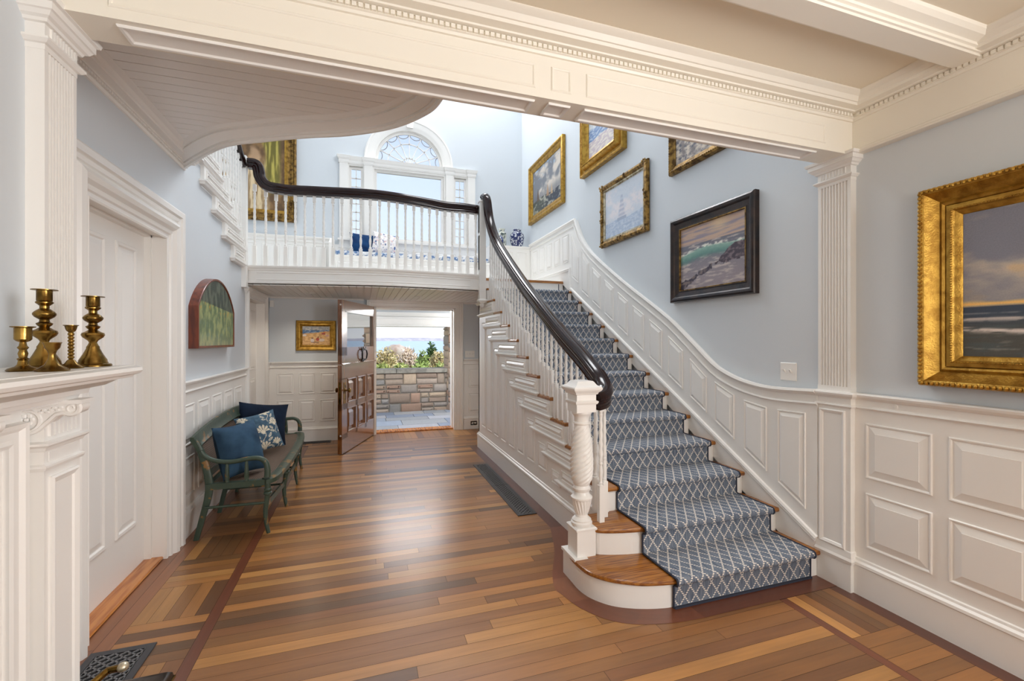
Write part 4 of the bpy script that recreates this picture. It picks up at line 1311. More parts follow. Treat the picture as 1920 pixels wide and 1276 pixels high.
def ghost_ship(u, v):     # pale tall ship
    n = fbm(u * 12, v * 12, 3, 4)
    c = mixc((206, 214, 224), (226, 222, 226), sm(-.3, .4, fbm(u * 3, v * 3, 1, 3)))
    c = mixc(c, (196, 208, 222), sm(.0, .5, n) * .5)
    if v < .30 + .02 * math.sin(u * 8): c = mixc((168, 186, 210), (202, 212, 226), sm(-.6, .7, fbm(u * 14, v * 24, 6, 4)))
    x = abs(u - .46)
    if .30 < v < .78:
        w = .12 - .09 * (v - .30) / .48
        if x < w: c = mixc(c, (150, 162, 188), .55 * sm(w, w * .6, x) * (0.6 + .4 * math.sin(v * 70)))
    if .27 < v < .33 and x < .12: c = mixc(c, (150, 164, 190), .7)
    return c
def ship_gale(u, v):      # stormy sea with sailing ships
    n = fbm(u * 4, v * 4, 8, 5); n2 = fbm(u * 12, v * 14, 3, 4)
    hz = .28 + .03 * math.sin(u * 6)
    if v > hz:
        c = mixc((112, 116, 124), (206, 196, 184), sm(-.25, .5, n + .35 * math.sin(u * 3 - v * 2)))
        c = mixc(c, (150, 176, 200), sm(.3, .6, n2) * sm(.6, .9, v))
        c = mixc(c, (92, 98, 108), sm(.5, .3, v) * .6)
    else:
        c = mixc((60, 66, 58), (40, 46, 62), sm(.2, .8, u))
        c = mixc(c, (186, 184, 166), .8 * sm(-.1, .6, n2 + .25 * math.sin(u * 11 + v * 16)))
    for cx, s, col in ((.20, 1.0, (84, 62, 48)), (.56, .9, (168, 132, 98)), (.70, .7, (190, 160, 120))):
        dx = abs(u - cx)
        if hz - .05 < v < hz + .24 * s and dx < .045 * s * (1 - (v - hz) / (.26 * s)): c = mixc(c, col, .85)
    return c
def blue_beach(u, v):     # bright beach, cut off by the beam
    n = fbm(u * 3, v * 9, 2, 5); n2 = fbm(u * 8, v * 20, 9, 4)
    if v > .62: c = mixc((168, 186, 206), (226, 226, 222), sm(-.2, .35, n))
    elif v > .36 + .03 * n2: c = mixc((100, 132, 180), (190, 202, 216), sm(-.3, .6, n2))
    else: c = mixc((196, 182, 188), (224, 216, 206), sm(-.3, .3, n2))
    return c
def foam_rocks(u, v):
    n = fbm(u * 9, v * 14, 5, 5)
    c = mixc((120, 112, 112), (214, 202, 186), sm(-.5, .55, n))
    if v > .55: c = mixc(c, (150, 170, 196), sm(.55, .8, v))
    c = mixc(c, (70, 74, 92), sm(.28, .5, fbm(u * 15, v * 15, 1, 3)))
    return c
def beach_people(u, v):
    n = fbm(u * 10, v * 14, 1, 4)
    if v > .80: c = mixc((150, 154, 160), (190, 188, 182), sm(-.2, .3, n))
    elif v > .60 + .12 * u * (1 if u < .6 else 1.2): c = mixc((70, 104, 146), (140, 160, 182), sm(-.1, .4, n))
    else: c = mixc((196, 150, 96), (222, 182, 126), sm(-.3, .3, n))
    for cx, cy, rx, ry, col in ((.36, .24, .07, .09, (206, 200, 204)), (.36, .36, .03, .03, (60, 40, 36)), (.55, .30, .06, .09, (166, 58, 52)), (.57, .42, .03, .035, (58, 38, 34)), (.70, .26, .10, .08, (216, 206, 204)), (.67, .37, .03, .03, (150, 96, 60)), (.76, .60, .07, .05, (150, 50, 56)), (.80, .68, .05, .04, (206, 120, 60)), (.90, .50, .07, .06, (190, 150, 150)), (.08, .52, .07, .05, (214, 214, 220)), (.5, .78, .01, .06, (70, 60, 60)), (.45, .14, .16, .02, (130, 96, 92))):
        if ((u - cx) / rx) ** 2 + ((v - cy) / ry) ** 2 < 1: c = mixc(col, c, .15 + .3 * max(0, n))
    return c
def figure_drapery(u, v): # big painting upstairs: loose brown and olive drapery
    n = fbm(u * 5, v * 5, 3, 5); n2 = fbm(u * 3 + 7, v * 9, 1, 4)
    c = mixc((96, 70, 42), (140, 106, 66), sm(-.3, .4, n))
    g = sm(.50, .60, u + .10 * math.sin(v * 7)) * sm(.97, .86, u)
    c = mixc(c, mixc((108, 100, 34), (186, 172, 84), sm(-.25, .35, fbm(u * 18, v * 3, 4, 4))), g * sm(.16, .3, v))
    b_ = sm(.18, .3, u) * sm(.72, .58, u + .12 * (v - .4)) * sm(.72, .5, v)
    c = mixc(c, mixc((150, 122, 86), (222, 200, 160), sm(-.3, .35, fbm(u * 14, v * 4, 9, 4))), b_)
    c = mixc(c, (206, 170, 134), .75 * sm(1.3, .2, ((u - .44 + .05 * n2) / .12) ** 2 + ((v - .66 + .04 * n) / .15) ** 2))
    return c
def meadow(u, v):
    n = fbm(u * 16, v * 5, 2, 5); n2 = fbm(u * 26, v * 9, 8, 4)
    if v > .64 - .10 * u: return mixc((62, 74, 66), (104, 114, 100), sm(-.3, .4, n) * .9)
    c = mixc((98, 120, 84), (160, 168, 112), sm(-.3, .35, n))
    c = mixc(c, (112, 140, 122), sm(.1, .5, n2) * .6)
    c = mixc(c, (206, 160, 62), sm(.30, .5, n2) * sm(.3, .6, v))
    return mixc(c, (176, 168, 140), sm(.25, .0, v) * .4)

WX = 2.78
BIG = [(0, 0), (0, .055), (.006, .078), (.018, .085), (.030, .078), (.034, .070), (.075, .036), (.078, .040), (.088, .046), (.098, .040), (.101, .034), (.104, .042), (.122, .046), (.130, .038), (.133, .030), (.150, .022), (.156, .014), (.156, 0)]
painting('seascape_painting', 'large stormy seascape in a wide carved gold frame on the near right wall', None, (2.80, 1.535, 1.268), -Y3, -X3, 1.62, 1.005, BIG, 'gold', .150, .012, sea_storm, orn=[(.014, .078, .029, .021), (.126, .047, .009, .012)])
DK = [(0, 0), (0, .040), (.006, .050), (.020, .056), (.036, .052), (.046, .044), (.052, .034), (.090, .022), (.094, .026), (.104, .024), (.108, .012), (.108, 0)]
painting('wave_painting', 'breaking green wave and rocks in a dark bronze frame above the lower stairs', None, (WX, 3.515, 1.85), -Y3, -X3, .955, .768, DK, 'bronze', .104, .01, surf_rocks, slip=([(.098, .012), (.100, .027), (.108, .027), (.110, .012)], 'antique_gold'))
OR = [(0, .01), (0, .030), (.010, .048), (.030, .055), (.052, .046), (.062, .036), (.066, .036), (.066, .01)]
gp = painting('tall_ship_painting', 'hazy pale blue tall ship in a swept antique gold frame with carved corners', None, (WX, 4.83, 2.622), -Y3, -X3, .945, .74, OR, 'antique_gold', .088, .02, ghost_ship, slip=([(.062, .01), (.066, .036), (.078, .034), (.084, .024), (.090, .024), (.090, .01)], 'silver_gilt'))
frm = [o for o in gp.children if o.name.startswith('frame')][0]
O_, U_ = V((WX - .045, 4.83, 2.622)), -Y3
for fx in (0, .5, 1):
    for fz in (0, .5, 1):
        if fx == .5 and fz == .5: continue
        c = O_ + U_ * (.945 * fx + .035 * (1 - 2 * fx)) + Z3 * (.74 * fz + .035 * (1 - 2 * fz))
        m = MB()
        for i in range(14):
            q = c + U_ * R.uniform(-.034, .034) * (2.2 if fz != .5 and fx == .5 else 1) * (.6 if fx != .5 and fz == .5 else 1) + Z3 * R.uniform(-.034, .034) * (2.2 if fz == .5 else 1) * (.6 if fx == .5 else 1)
            m.ball(q - X3 * R.uniform(0, .012), (.008, R.uniform(.009, .017), R.uniform(.009, .017)), 7, 5)
        m.build('carved_leaf', 'antique_gold', frm, 40)
m = MB(); m.box(WX - .012, WX - .001, 3.90, 4.815, 2.635, 3.35); m.build('backing_board', 'antique_gold', gp)
GF = [(0, 0), (0, .050), (.012, .058), (.030, .060), (.045, .052), (.050, .040), (.070, .036), (.085, .040), (.100, .030), (.130, .018), (.130, 0)]
painting('ship_gale_painting', 'sailing ships in a storm, plain bright gold frame, far end of the stair wall', None, (WX, 7.31, 3.505), -Y3, -X3, 1.40, .99, GF, 'gold', .128, .012, ship_gale)
DG = [(0, 0), (0, .060), (.010, .070), (.022, .066), (.030, .044), (.075, .040), (.085, .075), (.105, .095), (.125, .092), (.140, .070), (.160, .050), (.185, .040), (.19, .03), (.19, 0)]
painting('beach_painting', 'blue and white beach in a deep gold frame cut by the beam, above the ship', None, (WX, 5.33, 3.64), -Y3, -X3, 1.02, .92, DG, 'gold', .186, .03, blue_beach, orn=[(.112, .094, .018, .022)])
EG = [(0, 0), (0, .030), (.008, .044), (.024, .050), (.040, .040), (.050, .028), (.062, .026), (.075, .018), (.078, 0)]
painting('foam_painting', 'grey rocks and foam, gilt frame mostly hidden by the beam, above the dark frame', None, (WX, 3.55, 3.053), -Y3, -X3, .74, .60, EG, 'antique_gold', .076, .012, foam_rocks, orn=[(.022, .046, .018, .024)])
SB = [(0, 0), (0, .030), (.010, .042), (.024, .044), (.036, .034), (.050, .030), (.062, .034), (.072, .024), (.085, .014), (.085, 0)]
painting('beach_figures_painting', 'small beach scene with seated figures in a gold frame beside the open front door', None, (-.945, 7.25, 1.35), X3, -Y3, .544, .446, SB, 'gold', .083, .01, beach_people, orn=[(.016, .043, .010, .017)])
PG = [(0, 0), (0, .05), (.012, .07), (.03, .072), (.045, .05), (.10, .04), (.115, .05), (.13, .05), (.15, .03), (.17, .02), (.17, 0)]
painting('figure_painting', 'large brown and olive draped figure in a broad carved gold frame on the landing wall', None, (-2.10, 7.80, 3.36), X3, -Y3, 1.09, 1.55, PG, 'antique_gold', .168, .012, figure_drapery, slip=([(.115, .04), (.118, .054), (.15, .036), (.172, .022), (.172, .01)], 'gold'), orn=[(.02, .072, .022, .03), (.075, .044, .028, .036)])
# arched meadow picture
ap = thing('meadow_painting', 'arched meadow picture in a deep reddish wood frame above the green bench', 'painting', (-1.30, 4.62, 1.7))
yc, hw_, z0, zs = 4.62, .515, 1.437, 1.775
def arch_pts(ins, x):
    a = hw_ - ins
    rr = (a * a + (2.045 - ins - zs) ** 2) / (2 * (2.045 - ins - zs))
    cz = 2.045 - ins - rr
    tmax = math.asin(min(1, a / rr))
    pts = [(x, yc - a, z0 + ins), (x, yc + a, z0 + ins)]
    for i in range(25):
        t = tmax - 2 * tmax * i / 24
        pts.append((x, yc + rr * math.sin(t), cz + rr * math.cos(t)))
    return pts
m = MB(); m.loft([arch_pts(0, -1.30), arch_pts(0, -1.236), arch_pts(.004, -1.232), arch_pts(.016, -1.232), arch_pts(.020, -1.238), arch_pts(.020, -1.28)], True, False)
m.build('frame', 'cherry', ap, 30)
mb = MB(); cols = []
ap_o = arch_pts(.018, -1.24)
zt_of = lambda yv: interp(sorted([(p[1], p[2]) for p in ap_o[2:]]), yv)
NXm = 90
for i in range(NXm + 1):
    yv = yc - hw_ + .02 + (2 * hw_ - .04) * i / NXm
    zt = zt_of(yv)
    for j in range(NXm + 1):
        zz = lerp(z0 + .02, zt, j / NXm); mb.v.append((-1.24, yv, zz))
        cols.append(lin(meadow(i / NXm, (zz - z0) / .61)))
for i in range(NXm):
    for j in range(NXm):
        a = i * (NXm + 1) + j; mb.f.append((a, a + NXm + 1, a + NXm + 2, a + 1))
ob = mb.build('canvas', 'canvas', ap, 0)
ca = ob.data.color_attributes.new('tint', 'FLOAT_COLOR', 'POINT')
for i, c in enumerate(cols): ca.data[i].color = c

# ================================================================ BENCH
bn = thing('bench', 'worn green painted settee with cane seat and curved arms against the left wall', 'bench', (-.95, 4.83, 0))
YA, YB = 3.93, 5.73
m = MB()
SEATZ = .42
front_pts = spline([(-.735, 3.90, 0), (-.685, 3.96, 0), (-.66, 4.22, 0), (-.648, 4.58, 0), (-.648, 5.03, 0), (-.668, 5.45, 0), (-.695, 5.70, 0), (-.745, 5.765, 0)], 5)
m.tube([V((p.x, p.y, SEATZ - .012)) for p in front_pts], [(-.036, -.016), (-.042, 0), (-.036, .018), (-.010, .024), (.034, .016), (.036, -.016), (0, -.024)], [V((front_pts[min(i + 1, len(front_pts) - 1)] - front_pts[max(i - 1, 0)]).cross(Z3)) for i in range(len(front_pts))])
for ye in (YA - .012, YB + .012):
    m.obox((-.92, ye, SEATZ - .022), (.205, 0, 0), (0, .022, 0), (0, 0, .022))
m.box(-1.13, -1.09, YA, YB, SEATZ - .045, SEATZ)
m.build('seat_frame', 'green_paint', bn)
mb = MB(); uvs = []
ft = [(p.y, p.x) for p in front_pts]
for i in range(41):
    yv = lerp(YA - .01, YB + .01, i / 40); xf = interp(ft, yv) - .028
    for j in range(9):
        xx = lerp(-1.10, xf, j / 8)
        mb.v.append((xx, yv, SEATZ - .004 - .014 * math.sin(PI * j / 8) * math.sin(PI * i / 40))); uvs.append((xx, yv))
for i in range(40):
    for j in range(8):
        a = i * 9 + j; mb.f.append((a, a + 9, a + 10, a + 1))
ob = mb.build('cane_seat', 'cane', bn, 60); ul = ob.data.uv_layers.new(name='UVMap')
for lp in ob.data.loops: ul.data[lp.index].uv = uvs[lp.vertex_index]
def crest(yv): return .775 + .068 * math.sin(PI * (yv - YA) / (YB - YA)) ** .8
mb = MB(); uvs = []
for i in range(31):
    yv = lerp(YA + .02, YB - .02, i / 30)
    for j in range(9):
        t = j / 8; z = lerp(.49, crest(yv) - .085, t); x = lerp(-1.128, -1.192, t)
        mb.v.append((x, yv, z)); uvs.append((yv, z))
for i in range(30):
    for j in range(8):
        a = i * 9 + j; mb.f.append((a, a + 9, a + 10, a + 1))
ob = mb.build('cane_back', 'cane', bn, 60); ul = ob.data.uv_layers.new(name='UVMap')
for lp in ob.data.loops: ul.data[lp.index].uv = uvs[lp.vertex_index]
m = MB()
cr = [V((-1.205 + .0, lerp(YA - .025, YB + .025, i / 24), crest(lerp(YA, YB, i / 24)) - .045)) for i in range(25)]
m.tube(cr, [(.016, -.050), (.022, -.030), (.010, .0), (-.004, .030), (-.012, .046), (-.030, .050), (-.036, .036), (-.026, .024), (-.016, -.01), (-.004, -.050)], X3 * -1)
m.box(-1.145, -1.115, YA, YB, .455, .50)
m.build('top_rail', 'green_paint', bn, 40)
def sabre(name, pts, r, segs=8, mat='green_paint'):
    q = spline(pts, 5)
    rr = [interp([(i / (len(r) - 1), v_) for i, v_ in enumerate(r)], k_ / (len(q) - 1)) for k_ in range(len(q))]
    mb = MB()
    rings = []
    for i, p in enumerate(q):
        w_ = rr[i] * .85; rings.append([p + V((sx * w_ * 1.15, sy * w_ * .8, 0)) for sx, sy in ((-1, -.6), (-.6, -1), (.6, -1), (1, -.6), (1, .6), (.6, 1), (-.6, 1), (-1, .6))])
    mb.loft(rings); return mb.build(name, mat, bn, 40)
for ye in (YA, YB):
    sabre('back_post', [(-1.195, ye, 0), (-1.155, ye, .16), (-1.115, ye, .33), (-1.115, ye, .46), (-1.150, ye, .62), (-1.205, ye, .76)], [.018, .021, .025, .026, .025, .022])
for ye in (4.50, 5.06):
    sabre('rear_leg', [(-1.195, ye, 0), (-1.16, ye, .16), (-1.12, ye, .30), (-1.11, ye, .40)], [.016, .019, .022, .022])
for xf, ye in ((-.705, 3.905), (-.660, 4.474), (-.655, 5.13), (-.690, 5.745)):
    mb = MB(); zt = .40
    q = [(xf, ye, 0), (xf - .016, ye, .08), (xf - .022, ye, .17), (xf - .012, ye, .26), (xf - .006, ye, .30)]
    mb.rod(spline(q, 4), [interp([(0, .014), (.4, .016), (1, .021)], i / 16) for i in range(17)], 10)
    mb.lathe([(.295, .020), (.305, .030), (.318, .030), (.325, .022), (.335, .028), (.345, .028), (.352, .021), (.40, .022)], (xf - .006, ye, 0), 12)
    mb.build('front_leg', 'green_paint', bn, 40)
for ye, sg in ((3.90, 1), (5.755, -1)):
    m = MB()
    q = spline([(-1.155, ye, .675), (-1.12, ye, .625), (-1.05, ye, .590), (-.95, ye - .004 * sg, .578), (-.85, ye, .590), (-.775, ye, .590), (-.728, ye, .560), (-.712, ye, .505), (-.712, ye, .44)], 5)
    m.rod(q, [interp([(0, .018), (.3, .017), (.6, .018), (.8, .021), (1, .024)], i / (len(q) - 1)) for i in range(len(q))], 10)
    m.build('arm', 'green_paint', bn, 50)
    for xx in (-.985, -.855):
        m = MB(); m.lathe([(.425, .016), (.44, .013), (.45, .017), (.50, .015), (.575, .010)], (xx, ye, 0), 12); m.build('arm_spindle', 'green_paint', bn, 40)
    m = MB(); m.rod([(-1.13, ye, .245), (-.73, ye, .24)], .010, 8); m.build('stretcher', 'antique_gold' if False else 'green_paint', bn)
for (xa_, ya_), (xb_, yb_) in (((-.727, 3.92), (-.682, 4.46)), ((-.682, 4.49), (-.677, 5.115)), ((-.677, 5.145), (-.712, 5.73))):
    m = MB(); d_ = V((xb_ - xa_, yb_ - ya_, 0)); c_ = V(((xa_ + xb_) / 2, (ya_ + yb_) / 2, .215))
    m.obox(c_, d_ / 2, d_.normalized().cross(Z3) * .007, (0, 0, .024)); m.build('front_stretcher', 'green_paint', bn)
for ye in (4.5, 5.06):
    m = MB(); m.rod([(-1.15, ye, .20), (-.68, ye, .20)], .009, 8); m.build('stretcher', 'green_paint', bn)

# ---- cushions ---------------------------------------------------------------------
def cushion(name, label, c, n, up, w, h, t, mat, fn=None, group=None):
    n = V(n).normalized(); up = V(up); up = (up - n * up.dot(n)).normalized(); s = up.cross(n)
    mb = MB(); cols = []
    K = 22 if not fn else 64
    for side in (1, -1):
        o = len(mb.v)
        for j in range(K + 1):
            for i in range(K + 1):
                a, b_ = -1 + 2 * i / K, -1 + 2 * j / K
                e = (1 - abs(a) ** 2.4) * (1 - abs(b_) ** 2.4)
                th = t * (max(0, e) ** .55)
                pin = 1 - .085 * (1 - abs(b_) ** 2) * abs(a) ** 3
                pin2 = 1 - .085 * (1 - abs(a) ** 2) * abs(b_) ** 3
                wr = .006 * fbm(a * 3 + side, b_ * 3, c[1], 3) * e
                p = V(c) + s * (a * w / 2 * pin) + up * (b_ * h / 2 * pin2) + n * side * (th / 2 + wr)
                mb.v.append(tuple(p))
                if fn: cols.append(lin(fn((a + 1) / 2, (b_ + 1) / 2)))
        for j in range(K):
            for i in range(K):
                q = o + j * (K + 1) + i; mb.f.append((q, q + 1, q + K + 2, q + K + 1))
    ob = mb.build(name, mat, None, 70)
    if fn:
        ca = ob.data.color_attributes.new('tint', 'FLOAT_COLOR', 'POINT')
        for i, q in enumerate(cols): ca.data[i].color = q
    return tag(ob, label, 'cushion', group)
def floral(u, v):
    base = mixc((62, 88, 108), (76, 104, 124), sm(-.3, .3, fbm(u * 9, v * 9, 2, 3)))
    cream, dk = (222, 212, 190), (38, 50, 66)
    c = base
    for fx, fy, s in ((.50, .47, .20), (.86, .62, .17), (.48, .06, .19), (.14, .86, .14), (.80, .12, .15), (.13, .30, .15), (.72, .94, .16)):
        dx, dy = (u - fx) / s, (v - fy) / s
        r = math.hypot(dx, dy); a = math.atan2(dx, dy)
        if r < 1 and abs(a) < 1.5 and dy > -.1:
            pet = abs(math.sin(a * 5.5))
            c = mixc(dk, cream, sm(.18, .4, pet)) if r < .62 + .3 * pet else c
            if r > .9: c = mixc(c, base, .4)
        if r < .26: c = cream
        if abs(dx + .25 * math.sin(dy * 4)) < .05 and -1.5 < dy < 0: c = cream
        for lx, ly, ra in ((-.75, -.5, .8), (.75, -.55, -.8), (-.7, -1.0, .4), (.65, -1.1, -.5)):
            qx, qy = dx - lx, dy - ly
            px_, py_ = qx * math.cos(ra) - qy * math.sin(ra), qx * math.sin(ra) + qy * math.cos(ra)
            e = (px_ / .34) ** 2 + (py_ / .14) ** 2
            if e < 1: c = cream if e > .25 else mixc(cream, base, .55)
    return c
def toile(u, v):
    n = fbm(u * 26, v * 26, 4, 4)
    return mixc((226, 228, 230), (110, 136, 172), sm(.0, .3, n))
def blossom(u, v):
    n = fbm(u * 7, v * 7, 9, 4)
    c = mixc((232, 228, 226), (206, 200, 204), sm(.1, .5, n))
    c = mixc(c, (70, 92, 140), sm(.30, .42, fbm(u * 11 + 4, v * 8, 3, 3)))
    return mixc(c, (214, 160, 158), sm(.36, .5, fbm(u * 9, v * 9, 21, 3)))
cushion('velvet_cushion', 'plump mid blue velvet cushion nearest the near arm of the green bench', (-.955, 4.12, .625), (.72, -.64, .30), (-.10, .05, 1), .36, .42, .25, 'velvet', group='cushions on the bench')
cushion('floral_cushion', 'blue cushion with cream flower print in the middle of the green bench', (-.95, 4.84, .615), (.52, -.78, .35), (-.20, .05, 1), .37, .38, .15, 'fabric', floral, group='cushions on the bench')
cushion('navy_cushion', 'dark navy velvet cushion behind the flower printed one at the far end of the bench', (-.985, 5.16, .645), (.42, -.86, .28), (.12, .1, 1), .47, .43, .15, 'navy', group='cushions on the bench')

# ================================================================ CANDLESTICKS
def candlestick(label, x, y, prof, z=1.4168, segs=24, facets=None):
    mb = MB(); mb.lathe([(zz, r) for zz, r in prof], (0, 0, 0), segs)
    t = thing('candlestick', label, 'candlestick', (x, y, z), 'brass candlesticks on the mantel')
    ob = mb.build('stem', 'brass', t, 40); ob.location = (x, y, z); ob.matrix_parent_inverse = t.matrix_world.inverted()
    return t
BIGC = [(0, .048), (.006, .048), (.010, .046), (.012, .039), (.022, .036), (.026, .036), (.05, .026), (.075, .017), (.082, .017), (.088, .014), (.100, .010), (.108, .013), (.122, .026), (.132, .030), (.140, .028), (.146, .019), (.154, .011), (.162, .017), (.168, .019), (.174, .012), (.182, .011), (.192, .022), (.200, .026), (.206, .026), (.214, .021), (.224, .011), (.234, .011), (.244, .020), (.248, .020), (.252, .017), (.254, .018), (.290, .018), (.292, .030), (.295, .030), (.296, .017), (.27, .014), (.268, .001)]
def scl(pr, k_, kr): return [(z_ * k_, r_ * kr) for z_, r_ in pr]
candlestick('tallest brass candlestick, with a bulging stem, second from the left on the mantel', -.910, 1.715, scl(BIGC, .80, 1.0))
candlestick('tall brass candlestick with a flared base by itself at the right end of the mantel', -.830, 1.795, scl(BIGC, .765, .98))
candlestick('stubby brass candlestick with a wide cup at the left end of the mantel', -.880, 1.572, [(z_ * .80, r_ * .74) for z_, r_ in [(0, .042), (.004, .045), (.010, .040), (.016, .022), (.022, .016), (.036, .013), (.042, .017), (.046, .011), (.060, .014), (.072, .010), (.080, .016), (.086, .011), (.098, .009), (.102, .018), (.108, .024), (.146, .024), (.149, .034), (.152, .034), (.152, .022), (.13, .02), (.129, .001)]])
candlestick('short trumpet shaped brass candle holder in front of the tallest stick on the mantel', -.805, 1.548, [(z_ * .74, r_ * .70) for z_, r_ in [(0, .050), (.004, .052), (.012, .040), (.024, .022), (.045, .012), (.062, .010), (.075, .014), (.085, .022), (.100, .025), (.104, .028), (.106, .027), (.10, .02), (.09, .001)]])
candlestick('slender brass candlestick with a beaded stem between the two tall ones on the mantel', -.832, 1.685, [(z_ * .83, r_ * .80) for z_, r_ in [(0, .036), (.004, .038), (.010, .030), (.018, .018), (.028, .012)] + [(.034 + .0118 * i + d_, r_) for i in range(8) for d_, r_ in ((0, .006), (.004, .0095), (.008, .0095))] + [(.130, .007), (.134, .012), (.140, .015), (.152, .018), (.154, .022), (.156, .022), (.156, .012), (.145, .001)]])

# ================================================================ MANTEL
mt = thing('mantelpiece', 'white carved mantelpiece with scroll brackets at the left edge', 'mantelpiece', (-.95, 1.2, 0))
m = MB()
ye = 1.86
m.box(-1.05, -.742, -.2, ye - .006, 1.392, 1.4165)
SH = [(0, 1.318), (.012, 1.320), (.016, 1.332), (.030, 1.335), (.034, 1.350), (.060, 1.356), (.085, 1.372), (.112, 1.376), (.116, 1.384), (.128, 1.388), (.134, 1.398), (.132, 1.409), (.120, 1.415), (0, 1.415)]
m.sweep([(-.86, -.2, 0), (-.86, ye - .122, 0), (-1.05, ye - .122, 0)], SH, NZ, flip=-1)
m.box(-1.05, -.862, -.2, ye - .124, 1.312, 1.40)
m.build('shelf', 'white', mt, 40)
m = MB()
m.box(-1.05, -.946, 1.60, 1.86, 0, 1.32).box(-1.05, -.946, -.2, 1.62, 1.20, 1.32)
m.sweep([(-.946, 1.612, 0), (-.946, 1.612, 1.20), (-.946, .2, 1.20)], [(0, 0), (0, .014), (.010, .018), (.020, .010), (.040, .012), (.050, .022), (.062, .024), (.066, 0)], X3, flip=-1)
m.build('surround', 'white', mt)
m = MB(); m.box(-1.045, -.955, -.2, 1.598, 0, 1.198); m.build('slate_slip', 'fireback', mt)
m = MB()
m.box(-.95, -.90, 1.695, 1.87, 0, 1.30)
m.panel([(-.90, 1.715, .2), (-.90, 1.85, .2), (-.90, 1.85, 1.09), (-.90, 1.715, 1.09)], X3, SUNK)
m.panel([(-.90, 1.715, 1.135), (-.90, 1.85, 1.135), (-.90, 1.85, 1.165), (-.90, 1.715, 1.165)], X3, [(0, 0), (0, .001)])
lp_ = [(-.946, 1.695, 0), (-.90, 1.695, 0), (-.90, 1.87, 0), (-.946, 1.87, 0)]
m.sweep(lp_, [(0, 1.112), (.006, 1.113), (.010, 1.122), (.010, 1.128), (0, 1.132)], NZ, flip=-1)
m.sweep(lp_, [(0, 1.170), (.006, 1.172), (.010, 1.182), (.020, 1.190), (.020, 1.196), (0, 1.200)], NZ, flip=-1)
m.sweep(lp_, [(0, 0), (.012, 0), (.012, .14), (.006, .16), (0, .165)], NZ, flip=-1)
for i in range(7): m.box(-.90, -.893, 1.712 + i * .021, 1.724 + i * .021, 1.212, 1.285)
m.build('leg', 'white', mt)
def bracket(y0, y1):
    m = MB()
    # S-scroll profile in X-Z: a large volute against the wall, a small one under the shelf
    def volute(cx_, cz_, r0, turns, n, sgn, start):
        return [(cx_ + (r0 * (1 - .72 * i / n)) * math.cos(start + sgn * turns * 2 * PI * i / n), cz_ + (r0 * (1 - .72 * i / n)) * math.sin(start + sgn * turns * 2 * PI * i / n)) for i in range(n + 1)]
    big = (-.935, 1.268, .040); sml = (-.832, 1.298, .020)
    outer = [(-.975, 1.268)] + [(big[0] + .040 * math.cos(a), big[1] + .040 * math.sin(a)) for a in [PI + PI * .75 * i / 8 for i in range(1, 9)]]
    s_curve = [(-.885, 1.262), (-.868, 1.280), (-.852, 1.284)]
    small = [(sml[0] + .020 * math.cos(a), sml[1] + .020 * math.sin(a)) for a in [-2.2 + 3.6 * i / 8 for i in range(9)]]
    pts = outer + s_curve + small + [(-.85, 1.318), (-.975, 1.318)]
    m.prism([(x_, y0, z_) for x_, z_ in pts], (0, y1 - y0, 0))
    for yy_ in (y0,):
        path = [(x_, yy_, z_) for x_, z_ in outer + s_curve + small[:7]]
        m.rod(path, .007, 6)
        v1 = [(x_, yy_, z_) for x_, z_ in volute(big[0], big[1], .038, 1.3, 26, 1, PI * 1.2)]
        m.rod(v1, .0058, 6)
        m.rod([(x_, yy_, z_) for x_, z_ in volute(sml[0], sml[1], .018, 1.2, 16, -1, 1.0)], .003, 6)
        for k_ in range(6):
            a = k_ * PI / 3; m.ball((big[0] + .012 * math.cos(a), yy_ - .002, big[1] + .012 * math.sin(a)), (.007, .004, .007), 6, 4)
        m.ball((big[0], yy_ - .004, big[1]), .006, 6, 4)
        for k_ in range(7): m.ball((-.905 + k_ * .008, yy_ - .001, 1.288 + .004 * math.sin(k_ * 2.1) + k_ * .002), (.007, .004, .005), 6, 4)
    m.lathe([(0, .019), (.004, .021), (.010, .019), (.014, .021), (.020, .019), (.024, .021), (.030, .019)], segs=14)
    m.box(-.98, -.805, y0 - .006, y1 + .006, 1.310, 1.322)
    o_ = len(m.v)
    return m
def scroll(y0, y1):
    m = bracket(y0, y1)
    # move the little roll (the lathe block) to the tip of the scroll
    nv = 7 * 14
    end = len(m.v) - 8
    for i in range(end - nv, end):
        x_, y_, z_ = m.v[i]
        m.v[i] = (sml_x + x_, y0 + .01 + z_ * (y1 - y0 - .02) / .03, sml_z + y_)
    m.build('scroll_bracket', 'white', mt, 40)
sml_x, sml_z = -.832, 1.298
scroll(1.688, 1.742); scroll(1.342, 1.394)
bx = thing('log_box', 'dark lidded box with a brass handle on the floor by the mantel', 'box', (-.78, 1.78, 0))
m = MB()
def bxs(d, z): return [(-.885 + d, 1.60 + d, z), (-.66 - d, 1.60 + d, z), (-.66 - d, 1.945 - d, z), (-.885 + d, 1.945 - d, z)]
m.loft([bxs(.03, 0), bxs(.012, .10), bxs(0, .27), bxs(.004, .288), bxs(.016, .300), bxs(.04, .306)]); m.build('body', 'logbox', bx, 50)
m = MB(); m.sweep(bxs(0, .262), [(0, 0), (.004, .002), (.004, .01), (0, .012)], NZ, flip=-1, closed=True); m.build('brass_rim', 'brass', bx)
m = MB(); m.rod([(-.93, 1.80, .20), (-.905, 1.93, .30), (-.87, 1.975, .318), (-.83, 1.965, .325)], [.012, .014, .013, .012], 10); m.build('handle', 'brass', bx)
m = MB(); m.ball((-.822, 1.965, .327), (.018, .018, .016), 10, 8); m.build('handle_knob', 'silver_gilt', bx)

